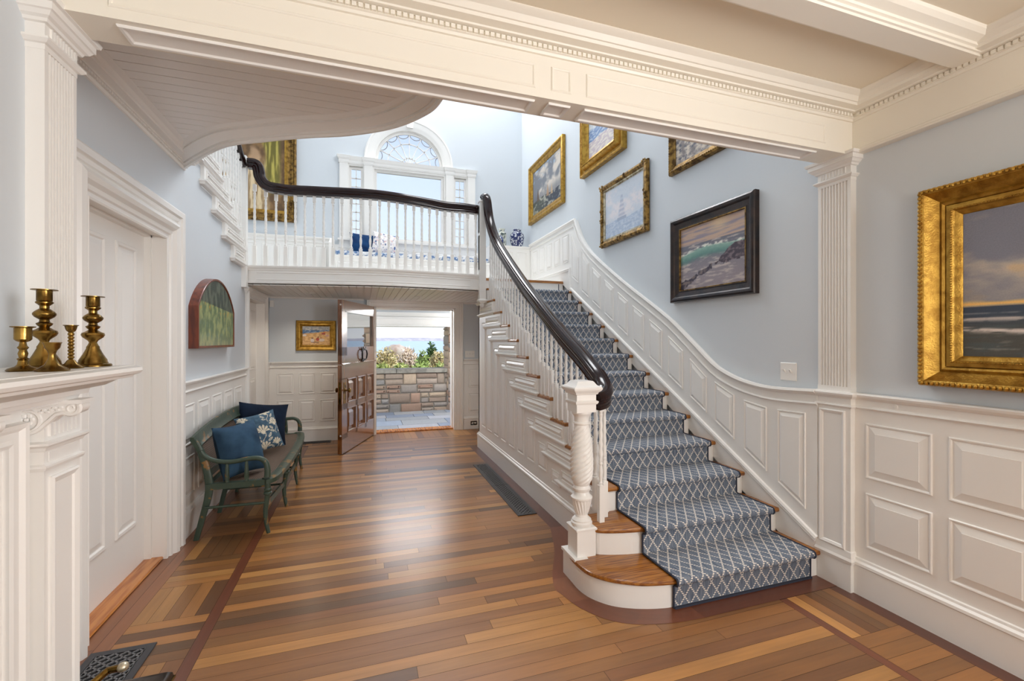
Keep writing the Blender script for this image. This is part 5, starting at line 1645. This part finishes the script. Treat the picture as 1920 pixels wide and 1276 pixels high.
# ================================================================ SEAT, VASES
se = thing('window_seat', 'white panelled window seat built under the big arched window', 'window seat', (.75, 7.5, LAND))
m = MB(); m.box(-.46, 2.02, 7.25, 7.80, LAND, 2.80); m.sweep([(-.46, 7.25, 0), (2.02, 7.25, 0)], [(0, 2.765), (.010, 2.77), (.018, 2.785), (.018, 2.80), (0, 2.802)], NZ, flip=-1)
for i in range(6): m.panel([(-.40 + .40 * i, 7.25, 2.47), (-.06 + .40 * i, 7.25, 2.47), (-.06 + .40 * i, 7.25, 2.72), (-.40 + .40 * i, 7.25, 2.72)], (0, -1, 0), RAISED_S)
m.box(-.46, 2.02, 7.77, 7.81, 2.80, 3.06)
for i in range(6): m.panel([(-.40 + .40 * i, 7.77, 2.90), (-.06 + .40 * i, 7.77, 2.90), (-.06 + .40 * i, 7.77, 3.02), (-.40 + .40 * i, 7.77, 3.02)], (0, -1, 0), RAISED_S)
m.build('base', 'white', se)
m = MB(); m.prism([(-.50, 7.25, LAND), (-.50, 7.80, LAND), (-.50, 7.80, 3.14), (-.50, 7.50, 3.10), (-.50, 7.25, 2.98)], (.05, 0, 0))
m.build('end_panel', 'white', se)
led = thing('vase_ledge', 'high white panelled ledge in the corner at the top of the stairs', 'ledge', (2.4, 7.5, LAND))
m = MB(); m.box(2.025, 2.744, 7.25, 7.798, LAND, 3.10)
for xa_, xb_ in ((2.06, 2.22), (2.28, 2.43), (2.49, 2.68)): m.panel([(xa_, 7.25, 2.55), (xb_, 7.25, 2.55), (xb_, 7.25, 3.02), (xa_, 7.25, 3.02)], (0, -1, 0), RAISED_S)
m.sweep([(2.02, 7.25, 0), (2.745, 7.25, 0)], [(0, 3.075), (.010, 3.08), (.014, 3.09), (.022, 3.10), (.022, 3.115), (0, 3.118)], NZ, flip=-1)
m.box(2.025, 2.744, 7.25, 7.798, 3.10, 3.1175); m.build('body', 'white', led)
def attr_obj(mb, name, mat, fn, parent=None, smooth=60):
    ob = mb.build(name, mat, parent, smooth)
    ca = ob.data.color_attributes.new('tint', 'FLOAT_COLOR', 'POINT')
    for v_ in ob.data.vertices: ca.data[v_.index].color = lin(fn(v_.co))
    return ob
mb = MB()
mb.loft([[(-.40 + .0, 7.262, 2.802), (1.98, 7.262, 2.802), (1.98, 7.76, 2.802), (-.40, 7.76, 2.802)], [(-.41, 7.255, 2.815), (1.99, 7.255, 2.815), (1.99, 7.765, 2.815), (-.41, 7.765, 2.815)], [(-.41, 7.255, 2.855), (1.99, 7.255, 2.855), (1.99, 7.765, 2.855), (-.41, 7.765, 2.855)], [(-.40, 7.265, 2.872), (1.98, 7.265, 2.872), (1.98, 7.755, 2.872), (-.40, 7.755, 2.872)]])
k_ = NT('toile_fabric'); p_ = k_.pbsdf(.95)
tc_ = k_.n('ShaderNodeTexCoord'); nz_ = k_.n('ShaderNodeTexNoise'); nz_.inputs['Scale'].default_value = 26; nz_.inputs['Detail'].default_value = 5
k_.t.links.new(tc_.outputs['Object'], nz_.inputs['Vector'])
rp_ = k_.n('ShaderNodeValToRGB'); rp_.color_ramp.elements[0].position = .44; rp_.color_ramp.elements[1].position = .56
rp_.color_ramp.elements[0].color = lin((100, 128, 168)); rp_.color_ramp.elements[1].color = lin((226, 228, 230))
k_.t.links.new(nz_.outputs['Fac'], rp_.inputs[0]); k_.t.links.new(rp_.outputs[0], p_.inputs['Base Color'])
M['toile'] = k_.m
tag(mb.build('seat_cushion', 'toile', None, 40), 'long blue and white patterned seat pad on the window seat', 'cushion')
cushion('blue_cushion', 'deep blue cushion standing at the left end of the window seat', (-.02, 7.55, 3.045), (.15, -.95, .25), (0, .25, .95), .40, .36, .13, 'deepblue', group='cushions on the window seat')
cushion('blossom_cushion', 'white blossom printed cushion beside the deep blue one on the window seat', (.33, 7.50, 3.06), (.1, -.93, .3), (.12, .25, .95), .42, .38, .13, 'fabric', blossom, group='cushions on the window seat')
def prunus(co):
    n = noise.cell_vector(V((co.x * 38, co.y * 38, co.z * 38)))
    d = noise.voronoi(V((co.x * 26, co.y * 26, co.z * 26)))[0]
    return (226, 230, 234) if d[1] - d[0] > .16 and d[0] < .42 else (26, 40, 92)
def spray(co):
    n = fbm(co.x * 22, co.z * 14, co.y * 22, 4)
    return mixc((222, 224, 212), (64, 82, 84), sm(.05, .2, n))
def bluewhite(co):
    n = fbm(co.x * 30, co.z * 22, co.y * 30, 4)
    return mixc((226, 230, 232), (32, 52, 110), sm(-.02, .1, n))
def dense(prof, n):
    out = []
    for i in range(n + 1):
        f = i / n * (len(prof) - 1); a = min(int(f), len(prof) - 2); out.append((lerp(prof[a][0], prof[a + 1][0], f - a), lerp(prof[a][1], prof[a + 1][1], f - a)))
    return out
mb = MB(); mb.lathe(dense([(0, .07), (.01, .078), (.06, .10), (.13, .122), (.20, .128), (.25, .115), (.28, .085), (.295, .068), (.30, .066), (.315, .068), (.325, .074), (.33, .07)], 66), (2.563, 7.44, 3.118), 72)
tag(attr_obj(mb, 'ginger_jar', 'glazed', prunus), 'round dark blue and white jar on the corner ledge above the stairs', 'vase', 'blue and white vases on the ledge')
mb = MB()
sq_ = [(1, -.8), (1, .8), (.8, 1), (-.8, 1), (-1, .8), (-1, -.8), (-.8, -1), (.8, -1)]
rings_ = []
for z_, r_ in dense([(0, .060), (.02, .066), (.25, .070), (.28, .066), (.295, .045), (.31, .040), (.335, .040), (.345, .050), (.36, .052)], 40):
    ring = []
    for i in range(8):
        for k2 in range(4):
            a, b_ = sq_[i], sq_[(i + 1) % 8]; ring.append((2.325 + r_ * lerp(a[0], b_[0], k2 / 4), 7.58 + r_ * lerp(a[1], b_[1], k2 / 4), 3.118 + z_))
    rings_.append(ring)
mb.loft(rings_)
tag(attr_obj(mb, 'square_vase', 'glazed', spray), 'tall square cream vase with grey green sprays behind the small jar on the ledge', 'vase', 'blue and white vases on the ledge')
mb = MB(); mb.lathe(dense([(0, .05), (.01, .055), (.06, .07), (.12, .074), (.15, .062), (.165, .05), (.18, .052), (.185, .048)], 44), (2.215, 7.36, 3.118), 56)
tag(attr_obj(mb, 'small_jar', 'glazed', bluewhite), 'small blue and white jar half hidden by the handrail on the ledge', 'vase', 'blue and white vases on the ledge')

# ================================================================ REGISTERS, SWITCHES
def register(label, x0, x1, y0, y1, cell, bd, joint=False):
    t = thing('floor_register', label, 'floor grille', ((x0 + x1) / 2, (y0 + y1) / 2, 0), 'cast metal floor registers')
    z1 = .007
    m = MB()
    m.box(x0, x1, y0, y0 + bd, 0, z1).box(x0, x1, y1 - bd, y1, 0, z1).box(x0, x0 + bd, y0 + bd, y1 - bd, 0, z1).box(x1 - bd, x1, y0 + bd, y1 - bd, 0, z1)
    if joint: m.box(x0, x1, (y0 + y1) / 2 - .002, (y0 + y1) / 2 + .002, 0, z1 + .001)
    m.build('border', 'grille', t)
    m = MB(); m.box(x0 + bd, x1 - bd, y0 + bd, y1 - bd, 0, .002); m.build('well', 'black_iron', t)
    m = MB()
    nx, ny = max(2, round((x1 - x0 - 2 * bd) / cell)), max(2, round((y1 - y0 - 2 * bd) / cell))
    cw, chh = (x1 - x0 - 2 * bd) / nx, (y1 - y0 - 2 * bd) / ny
    for i in range(nx):
        for j in range(ny):
            cx_, cy_ = x0 + bd + (i + .5) * cw, y0 + bd + (j + .5) * chh
            ring = []
            for q in range(8):
                a = q * PI / 4; r_ = .5 if q % 2 == 0 else .34
                ring.append(V((cx_ + math.cos(a) * cw * r_, cy_ + math.sin(a) * chh * r_, .0045)))
            for q in range(8):
                a, b_ = ring[q], ring[(q + 1) % 8]; d_ = (b_ - a)
                if d_.length < 1e-6: continue
                w_ = d_.normalized().cross(Z3) * cell * .085
                m.obox((a + b_) / 2, d_ / 2 * 1.15, w_, (0, 0, .0025))
    for i in range(nx + 1):
        if i in (0, nx): m.box(x0 + bd + i * cw - .003, x0 + bd + i * cw + .003, y0 + bd, y1 - bd, .001, .007)
    m.build('grille', 'grille_bar' if cell > .041 else 'grille', t, 0)
    return t
register('long dark metal floor register beside the base of the stairs', 1.25, 1.424, 3.60, 5.24, .042, .03, True)
register('square dark metal floor register at the left beside the mantel', -1.235, -.972, 2.30, 2.655, .044, .034)
register('dark floor register against the entry wall under the small beach painting', -.86, -.465, 7.085, 7.215, .04, .02)
def plate(name, label, O, U, N, w, h, n, kind='switch'):
    O, U, N = V(O), V(U), V(N)
    t = thing(name, label, 'light switch' if kind == 'switch' else 'outlet', O)
    m = MB(); q = [O - U * w / 2 - Z3 * h / 2, O + U * w / 2 - Z3 * h / 2, O + U * w / 2 + Z3 * h / 2, O - U * w / 2 + Z3 * h / 2]
    m.panel(q, N, [(0, 0), (0, .003), (.003, .006)]); m.build('cover_plate', 'plastic', t)
    for i in range(n):
        c = O + U * ((i - (n - 1) / 2) * .046)
        if kind == 'switch':
            m = MB(); m.obox(c + N * .012 + Z3 * .004, U * .005, Z3 * .011 + N * .006, N * .006); m.build('toggle', 'plastic', t)
        else:
            m = MB(); m.obox(c + N * .006, U * .017, Z3 * .014, N * .002); rc = m.build('socket', 'plastic', t)
            m = MB()
            for sx in (-.006, .006): m.obox(c + N * .008 + U * sx, U * .0012, Z3 * .005, N * .0006)
            m.build('slot', 'black_iron', rc)
    return t
plate('light_switch', 'white double switch plate on the blue wall beside the right pilaster', (2.78, 2.32, 1.286), -Y3, -X3, .122, .122, 2)
plate('light_switch', 'white triple switch plate on the wall right of the open front door', (1.712, 7.43, 1.268), X3, V((0, -1, 0)), .165, .116, 3)
plate('wall_outlet', 'white double outlet in the baseboard right of the front door', (1.776, 7.408, .10), X3, V((0, -1, 0)), .118, .075, 2, 'outlet')
m = MB(); m.loft([[(-1.262 + dx, 7.25 - d_, zz) for dx, d_ in ((-.03, 0), (-.024, .045), (.024, .045), (.03, 0))] for zz in (1.985, 1.99, 2.07, 2.078)])
tag(m.build('motion_sensor', 'plastic', None, 20), 'small white motion sensor high in the entry corner', 'sensor')
for x_, y_, lb_ in ((-.654, 6.58, 'round recessed downlight in the entry ceiling above the beach painting side'), (.747, 6.536, 'round recessed downlight in the entry ceiling in front of the open doorway')):
    t = thing('downlight', lb_, 'ceiling light', (x_, y_, 2.135), 'recessed entry downlights')
    m = MB(); m.lathe([(2.1305, .036), (2.130, .052), (2.134, .058), (2.139, .058)], (x_, y_, 0), 24); m.build('trim_ring', 'plastic', t)
    m = MB(); m.lathe([(2.1315, .001), (2.1315, .036), (2.137, .036)], (x_, y_, 0), 20); m.build('lens', 'lampglow', t)
# ================================================================ OUTSIDE
mb = MB(); TT = []
SL = [(150, 156, 168), (138, 148, 164), (160, 162, 170), (128, 138, 156), (166, 168, 172), (146, 150, 156)]
yv = 7.80; row = 0
while yv < 9.86:
    d_ = R.choice((.34, .42, .5)); x = -3.2 + R.uniform(0, .4)
    while x < 3.2:
        w_ = R.uniform(.4, .9); c = lin(jit(R.choice(SL), .95, 1.05))
        mb.box(x + .005, x + w_ - .005, yv + .005, min(yv + d_, 9.88) - .005, -.06, -.03); TT += [c] * 8; x += w_
    yv += d_
ob = mb.build('floor_porch', 'slate', None, 0, {'kind': 'structure'})
ca = ob.data.color_attributes.new('tint', 'FLOAT_COLOR', 'POINT')
for i, c in enumerate(TT): ca.data[i].color = c
b = MB(); b.box(-3.3, 3.4, 7.7, 9.9, -.3, -.05); b.build('joint_bed', 'mortar', ob)
STC = [(172, 150, 130), (160, 143, 127), (150, 140, 131), (178, 158, 136), (154, 134, 118), (144, 139, 134), (168, 152, 138), (158, 130, 112)]
def stone_wall(name, x0, x1, y0, z0, z1, ext, parent=None):
    mb = MB(); TT = []
    z = z0
    while z < z1 - .02:
        h_ = min(R.uniform(.13, .24), z1 - z)
        if z1 - z - h_ < .07: h_ = z1 - z
        x = x0 - R.uniform(0, .2)
        while x < x1:
            w_ = R.uniform(.14, .46); a, b_ = max(x, x0), min(x + w_, x1)
            if b_ - a > .03:
                splits = [(z, z + h_)] if h_ < .17 or R.random() < .55 else [(z, z + h_ * .5), (z + h_ * .5, z + h_)]
                for za, zb in splits:
                    j = lambda: R.uniform(-.012, .012)
                    c = lin(jit(R.choice(STC), .92, 1.08))
                    n0 = len(mb.v)
                    q = [(a + .008 + j() * .5, y0, za + .008 + j() * .4), (b_ - .008 + j() * .5, y0, za + .008 + j() * .4), (b_ - .008 + j(), y0, zb - .008 + j() * .4), (a + .008 + j(), y0, zb - .008 + j() * .4)]
                    mb.panel(q, (0, -1, 0), [(0, 0), (.002, .012), (.014, .024 + abs(j())), (.05, .030 + abs(j()) * 1.5)])
                    TT += [c] * (len(mb.v) - n0)
            x += w_
        z += h_
    ob = mb.build(name, 'stone', parent, 50, None if parent else {'kind': 'structure'})
    ca = ob.data.color_attributes.new('tint', 'FLOAT_COLOR', 'POINT')
    for i, c in enumerate(TT): ca.data[i].color = c
    return ob
pw = stone_wall('wall_porch', -3.2, 3.2, 9.88, -.06, .80, .3)
b = MB(); b.box(-3.2, 3.2, 9.875, 10.25, -.3, .80); b.build('core', 'mortar', pw)
b = MB()
for x0, x1 in ((-3.2, -1.6), (-1.59, -.55), (-.54, .66), (.67, 1.76), (2.3, 3.2)): b.box(x0, x1, 9.82, 10.3, .803, .885)
b.build('cap', 'capstone', pw)
pr = stone_wall('column_porch', 1.765, 2.30, 9.80, -.06, 1.80, .3)
b = MB(); b.box(1.78, 2.30, 9.795, 10.35, -.3, 1.80); b.build('core', 'mortar', pr)
q_ = MB(); TT = []
zz = -.06
while zz < 1.8:
    h_ = R.uniform(.12, .22); c = lin(R.choice(STC)); n0 = len(q_.v)
    q_.panel([(1.78, 9.80, zz), (1.78, 10.35, zz), (1.78, 10.35, min(zz + h_, 1.8)), (1.78, 9.80, min(zz + h_, 1.8))], -X3, [(.006, 0), (.008, .012), (.03, .02 + R.uniform(0, .015))]); TT += [c] * (len(q_.v) - n0); zz += h_
o2 = q_.build('side_stones', 'stone', pr, 50); ca = o2.data.color_attributes.new('tint', 'FLOAT_COLOR', 'POINT')
for i, c in enumerate(TT): ca.data[i].color = c
b = MB(); b.box(-3.3, 3.4, 9.76, 10.25, 1.80, 2.12); b.box(-3.3, 3.4, 9.70, 10.3, 1.95, 2.0); b.sweep([(-3.3, 9.76, 0), (3.4, 9.76, 0)], [(0, 1.80), (.012, 1.80), (.012, 1.83), (0, 1.84)], NZ, flip=-1)
struct('beam_porch', b, 'white')
b = MB()
for i in range(26): b.box(-3.3, 3.4, 7.80 + i * .08, 7.876 + i * .08, 2.10, 2.115)
b.box(-3.4, 3.5, 7.78, 10.6, 2.112, 2.35)
struct('ceiling_porch', b, 'blue')

tr = MB()
nx, ny = 40, 40
def ground(x, y): return .36 - .0 * x - .012 * max(0, y - 16) ** 1.25 + .10 * fbm(x * .25, y * .25, 1, 3) + .05 * sm(10.5, 13, y)
for j in range(ny + 1):
    for i in range(nx + 1):
        x = -14 + 34 * i / nx; y = 10.3 + 50 * (j / ny) ** 1.5
        tr.v.append((x, y, ground(x, y)))
for j in range(ny):
    for i in range(nx):
        a = j * (nx + 1) + i; tr.f.append((a, a + 1, a + nx + 2, a + nx + 1))
struct('terrain', tr, 'earth', 80)
b = MB(); b.v = [(-4000, 60, -6), (6000, 60, -6), (9000, 9000, -6), (-4000, 9000, -6)]; b.f = [(0, 1, 2, 3)]
struct('sea', b, 'sea', 0)
b = MB(); n_ = 70
top = [(-3000 + 9000 * i / n_, 6500, -6 + 44 + 16 * fbm(i * .13, 2, 1, 4)) for i in range(n_ + 1)]
bot = [(p[0], 6400, -6.5) for p in top]; bk = [(p[0], 7200, -6) for p in top]
o0 = b.add(bot + top + bk, [])
for i in range(n_): b.f += [(i, i + 1, n_ + 1 + i + 1, n_ + 1 + i), (n_ + 1 + i, n_ + 2 + i, 2 * n_ + 3 + i, 2 * n_ + 2 + i)]
struct('hills', b, 'hill', 60)

def at(u, y):
    a_ = (u - 960) / 837.0; th = math.radians(18.37)
    return (a_ * math.cos(th) + math.sin(th)) / (math.cos(th) - a_ * math.sin(th)) * y
def bush(name, label, cat, u, y, w_, top_v, cols, n=900, leaf=.05, group='shrubs beyond the porch wall', trunk=False, shape=1.0):
    rr = random.Random(int(u * 7 + y))
    th = math.radians(18.37); a_ = (u - 960) / 837.0; dist = y / (math.cos(th) - a_ * math.sin(th))
    x = at(u, y); zt = 1.5 + (637.5 - top_v) / 837 * dist; rx = w_ / 837 * dist / 2
    zb = ground(x, y) - .05
    t = thing(name, label, cat, (x, y, zb), group)
    mb = MB(); TT = []
    hh = zt - zb
    for i in range(n):
        while True:
            p = V((rr.uniform(-1, 1), rr.uniform(-1, 1), rr.uniform(-.2, 1)))
            if p.length < 1 and p.length > .35: break
        if trunk and p.z < .25: p.z = .25 + .5 * rr.random()
        lump = 1 + .25 * fbm(p.x * 2.5 + u, p.y * 2.5, p.z * 2.5, 3)
        c = V((x, y, zb)) + V((p.x * rx * lump, p.y * rx * .8 * lump, max(0.02, p.z * hh * min(1.0, lump) * shape)))
        d_ = V((rr.uniform(-1, 1), rr.uniform(-1, 1), rr.uniform(-.3, 1))).normalized(); s_ = d_.orthogonal().normalized()
        L = leaf * 2.6 * rr.uniform(.6, 1.3)
        mb.add([c - s_ * L * .3, c + d_ * L * .5 - s_ * .1 * L, c + d_ * L, c + s_ * L * .3 + d_ * L * .4], [(0, 1, 2, 3)])
        k_ = lin(jit(rr.choice(cols), .82, 1.15)); TT += [k_] * 4
    ob = mb.build('foliage', 'leaf', t, 0); ca = ob.data.color_attributes.new('tint', 'FLOAT_COLOR', 'POINT')
    for i, c in enumerate(TT): ca.data[i].color = c
    m = MB()
    for i in range(5 if not trunk else 1):
        e = V((x + rr.uniform(-.4, .4) * rx * (0 if trunk else 1), y + rr.uniform(-.3, .3) * rx, zb + hh * .8))
        m.rod([(x, y, zb - .1), V((x, y, zb)).lerp(e, .5) + V((.04, 0, 0)), e], [.03, .02, .01], 6)
    m.build('stem', 'bark', t)
GRN = [(176, 186, 106), (150, 168, 92), (196, 200, 128), (136, 152, 84)]
BRN_ = [(206, 186, 138), (188, 168, 116), (178, 172, 112), (218, 200, 154), (160, 148, 96)]
PAL = [(226, 208, 188), (208, 188, 166), (236, 222, 206), (196, 178, 150)]
DGR = [(132, 152, 78), (152, 172, 92), (112, 132, 70), (170, 188, 108)]
bush('shrub', 'rounded olive brown shrub seen through the doorway right beside the open door', 'shrub', 722, 16.0, 52, 651, BRN_, 1300)
bush('shrub', 'pale whitish leafless shrub between the olive and the green shrubs', 'shrub', 764, 17.5, 46, 652, PAL, 1300, .06)
bush('shrub', 'bright green upright shrub in front of the small pine', 'shrub', 792, 15.0, 26, 655, DGR, 900, .045)
bush('shrub', 'brown shrub at the right side of the doorway view beside the stone pier', 'shrub', 822, 17.0, 40, 655, BRN_, 1200)
bush('pine_tree', 'small dark green pine standing above the shrubs', 'tree', 809, 20.0, 15, 641, [(76, 104, 52), (92, 122, 60), (64, 90, 46)], 500, .07, None, True)
for i, (u, y, w_, tv, cl, lb_) in enumerate(((716, 12.6, 34, 682, GRN, 'low yellow green shrub just over the wall next to the open door'), (752, 13.0, 40, 680, GRN, 'low yellow green shrub just over the wall below the pale shrub'), (790, 12.8, 36, 681, DGR, 'low dark green shrub just over the wall below the bright upright one'), (828, 13.2, 36, 679, GRN, 'low yellow green shrub just over the wall next to the stone pier'))):
    bush('low_shrub', lb_, 'shrub', u, y, w_, tv, cl, 800, .05, 'low shrubs over the porch wall')
for u, y, w_, tv, cl, lb_ in ((640, 15.5, 70, 655, DGR, 'green shrub hidden behind the open door leaf'), (560, 16, 80, 650, BRN_, 'olive brown shrub hidden behind the entry wall')):
    bush('shrub', lb_, 'shrub', u, y, w_, tv, cl, 900)
gr = MB(); TT = []
for i in range(5200):
    x, y = R.uniform(-3, 4.5), R.uniform(10.4, 15); z = ground(x, y); hgt = R.uniform(.12, .30)
    a = R.uniform(0, PI); w_ = V((math.cos(a), math.sin(a), 0)) * .012
    gr.add([V((x, y, z)) - w_, V((x, y, z)) + w_, V((x + R.uniform(-.08, .08), y + R.uniform(-.08, .08), z + hgt))], [(0, 1, 2)])
    TT += [lin(jit(R.choice(GRN + BRN_), .85, 1.15))] * 3
g_ = gr.build('grass', 'leaf', None, 0, {'kind': 'stuff'}); ca = g_.data.color_attributes.new('tint', 'FLOAT_COLOR', 'POINT')
for i, c in enumerate(TT): ca.data[i].color = c
tag(g_, 'yellow green grass growing just beyond the porch wall', 'grass')
def rock(u, y, w_, tv, bv, label):
    th = math.radians(18.37); a_ = (u - 960) / 837.0; dist = y / (math.cos(th) - a_ * math.sin(th)); x = at(u, y)
    zt = 1.5 + (637.5 - tv) / 837 * dist; zb = 1.5 + (637.5 - bv) / 837 * dist; rx = w_ / 837 * dist / 2
    mb = MB(); n = 26
    rings = []
    for j in range(1, 12):
        t_ = PI * j / 12; ring = []
        for i in range(n):
            a = 2 * PI * i / n; d_ = V((math.sin(t_) * math.cos(a), math.sin(t_) * math.sin(a), math.cos(t_)))
            k_ = 1 + .22 * fbm(d_.x * 2 + u, d_.y * 2, d_.z * 2, 4)
            ring.append((x + d_.x * rx * k_, y + d_.y * rx * .7 * k_, zb - (zt - zb) * .3 + (d_.z * (zt - zb) * 1.3 * k_ if d_.z > 0 else d_.z * 7)))
        rings.append(ring)
    mb.loft(rings); tag(mb.build('boulder', 'rock', None, 50), label, 'rock', 'shore rocks')
rock(742, 46, 46, 645.5, 657, 'big pale domed boulder at the water in the doorway view')
rock(762, 52, 22, 650, 658, 'smaller brown rock right of the pale boulder at the water')

# ================================================================ WORLD, LIGHTS, CAMERA
w = bpy.data.worlds.new('World'); SC.world = w; w.use_nodes = True
nt = w.node_tree; nt.nodes.clear()
out = nt.nodes.new('ShaderNodeOutputWorld'); bg = nt.nodes.new('ShaderNodeBackground')
tc = nt.nodes.new('ShaderNodeTexCoord'); sp = nt.nodes.new('ShaderNodeSeparateXYZ')
nt.links.new(tc.outputs['Generated'], sp.inputs[0])
rp = nt.nodes.new('ShaderNodeValToRGB')
rp.color_ramp.elements[0].position = 0.0; rp.color_ramp.elements[0].color = lin((240, 243, 247))
rp.color_ramp.elements[1].position = 0.55; rp.color_ramp.elements[1].color = lin((158, 180, 220))
e = rp.color_ramp.elements.new(.12); e.color = lin((206, 218, 240))
nt.links.new(sp.outputs['Z'], rp.inputs[0])
nz = nt.nodes.new('ShaderNodeTexNoise'); nz.inputs['Scale'].default_value = 3.0; nz.inputs['Detail'].default_value = 5
mp = nt.nodes.new('ShaderNodeMapping'); mp.inputs['Scale'].default_value = (1, 1, 3.5)
nt.links.new(tc.outputs['Generated'], mp.inputs[0]); nt.links.new(mp.outputs[0], nz.inputs['Vector'])
cr_ = nt.nodes.new('ShaderNodeValToRGB'); cr_.color_ramp.elements[0].position = .48; cr_.color_ramp.elements[1].position = .72
cr_.color_ramp.elements[1].color = (.6, .6, .6, 1)
nt.links.new(nz.outputs['Fac'], cr_.inputs[0])
mx = nt.nodes.new('ShaderNodeMix'); mx.data_type = 'RGBA'
nt.links.new(cr_.outputs[0], mx.inputs[0]); nt.links.new(rp.outputs[0], mx.inputs[6]); mx.inputs[7].default_value = lin((250, 250, 252))
nt.links.new(mx.outputs[2], bg.inputs[0]); bg.inputs[1].default_value = 1.35
nt.links.new(bg.outputs[0], out.inputs[0])

def area(name, loc, target, sx, sy, energy, col):
    l = bpy.data.lights.new(name, 'AREA'); l.shape = 'RECTANGLE'; l.size = sx; l.size_y = sy; l.energy = energy; l.color = col
    o = bpy.data.objects.new(name, l); COL.objects.link(o); o.location = loc
    o.rotation_euler = (V(target) - V(loc)).to_track_quat('-Z', 'Y').to_euler()
    return o
WARM = (1.0, .87, .68)
area('rear_window_daylight', (-.05, -3.15, 1.55), (-.05, 0, 1.5), 1.1, 1.7, 12, WARM)
area('rear_window_daylight', (1.65, -3.15, 1.55), (1.65, 0, 1.5), 1.1, 1.7, 12, WARM)
l = bpy.data.lights.new('near_room_fill', 'POINT'); l.energy = 20; l.color = (1, .91, .8); l.shadow_soft_size = .22  # added unseen fill that brightens the near right wall, no real fixture
o = bpy.data.objects.new('near_room_fill', l); COL.objects.link(o); o.location = (1.0, -1.1, 2.0)
area('side_fill', (2.86, -1.5, 1.8), (-1.3, 3.4, 2.1), 1.2, 1.3, 92, (.98, .98, 1.0))  # added fill for left wall and hall ceiling, its window is invented
area('upper_back_fill', (.8, 7.74, 6.7), (.1, 3.4, 1.0), 3.0, 1.8, 235, (.97, .98, 1.0))  # added above the view, stands in for the Palladian window's daylight
area('stairwell_fill', (2.3, 4.5, 7.2), (-1.3, 4.6, 1.7), 1.0, 2.4, 110, (.97, .98, 1.0))  # added unseen fill aimed at the left hall wall, no real fixture
area('doorway_fill', (.8, 8.25, 2.095), (.8, 7.6, 0), 1.1, .25, 45, (.95, .97, 1.0))  # added light hidden behind the door head, brightens the entry floor
for x_ in (-1.4, 2.5):
    l = bpy.data.lights.new('porch_fill', 'POINT'); l.energy = 45; l.color = (1, .95, .88); l.shadow_soft_size = .12  # added unseen fills that brighten the porch stonework, no real lamps
    o = bpy.data.objects.new('porch_fill', l); COL.objects.link(o); o.location = (x_, 8.9, 1.8)
for x_, y_ in ((-.654, 6.58), (.747, 6.536)):
    l = bpy.data.lights.new('downlight_lamp', 'SPOT'); l.energy = 22; l.spot_size = 2.4; l.spot_blend = .6; l.color = (1, .9, .76); l.shadow_soft_size = .04
    o = bpy.data.objects.new('downlight_lamp', l); COL.objects.link(o); o.location = (x_, y_, 2.12)
l = bpy.data.lights.new('sun', 'SUN'); l.energy = 3.2; l.angle = .01; l.color = (1, .95, .86)
o = bpy.data.objects.new('sun', l); COL.objects.link(o); o.rotation_euler = V((-.75, .45, -1.15)).to_track_quat('-Z', 'Y').to_euler()

cam = bpy.data.cameras.new('camera'); cam.sensor_width = 36; cam.lens = 837.0 / 1920 * 36; cam.clip_start = .05; cam.clip_end = 20000
co = bpy.data.objects.new('camera', cam); COL.objects.link(co)
co.location = (0, 0, 1.5); co.rotation_euler = (PI / 2, 0, -math.radians(18.37))
SC.camera = co
SC.view_settings.view_transform = 'Standard'; SC.view_settings.look = 'None'; SC.view_settings.exposure = 0.2; SC.view_settings.gamma = 1.0
SC.view_settings.use_curve_mapping = False
SC.cycles.use_denoising = True
SC.cycles.max_bounces = 10
SC.cycles.diffuse_bounces = 6
SC.cycles.transparent_max_bounces = 12
SC.cycles.caustics_reflective = False
SC.cycles.caustics_refractive = False
SC.cycles.sample_clamp_indirect = 4.0
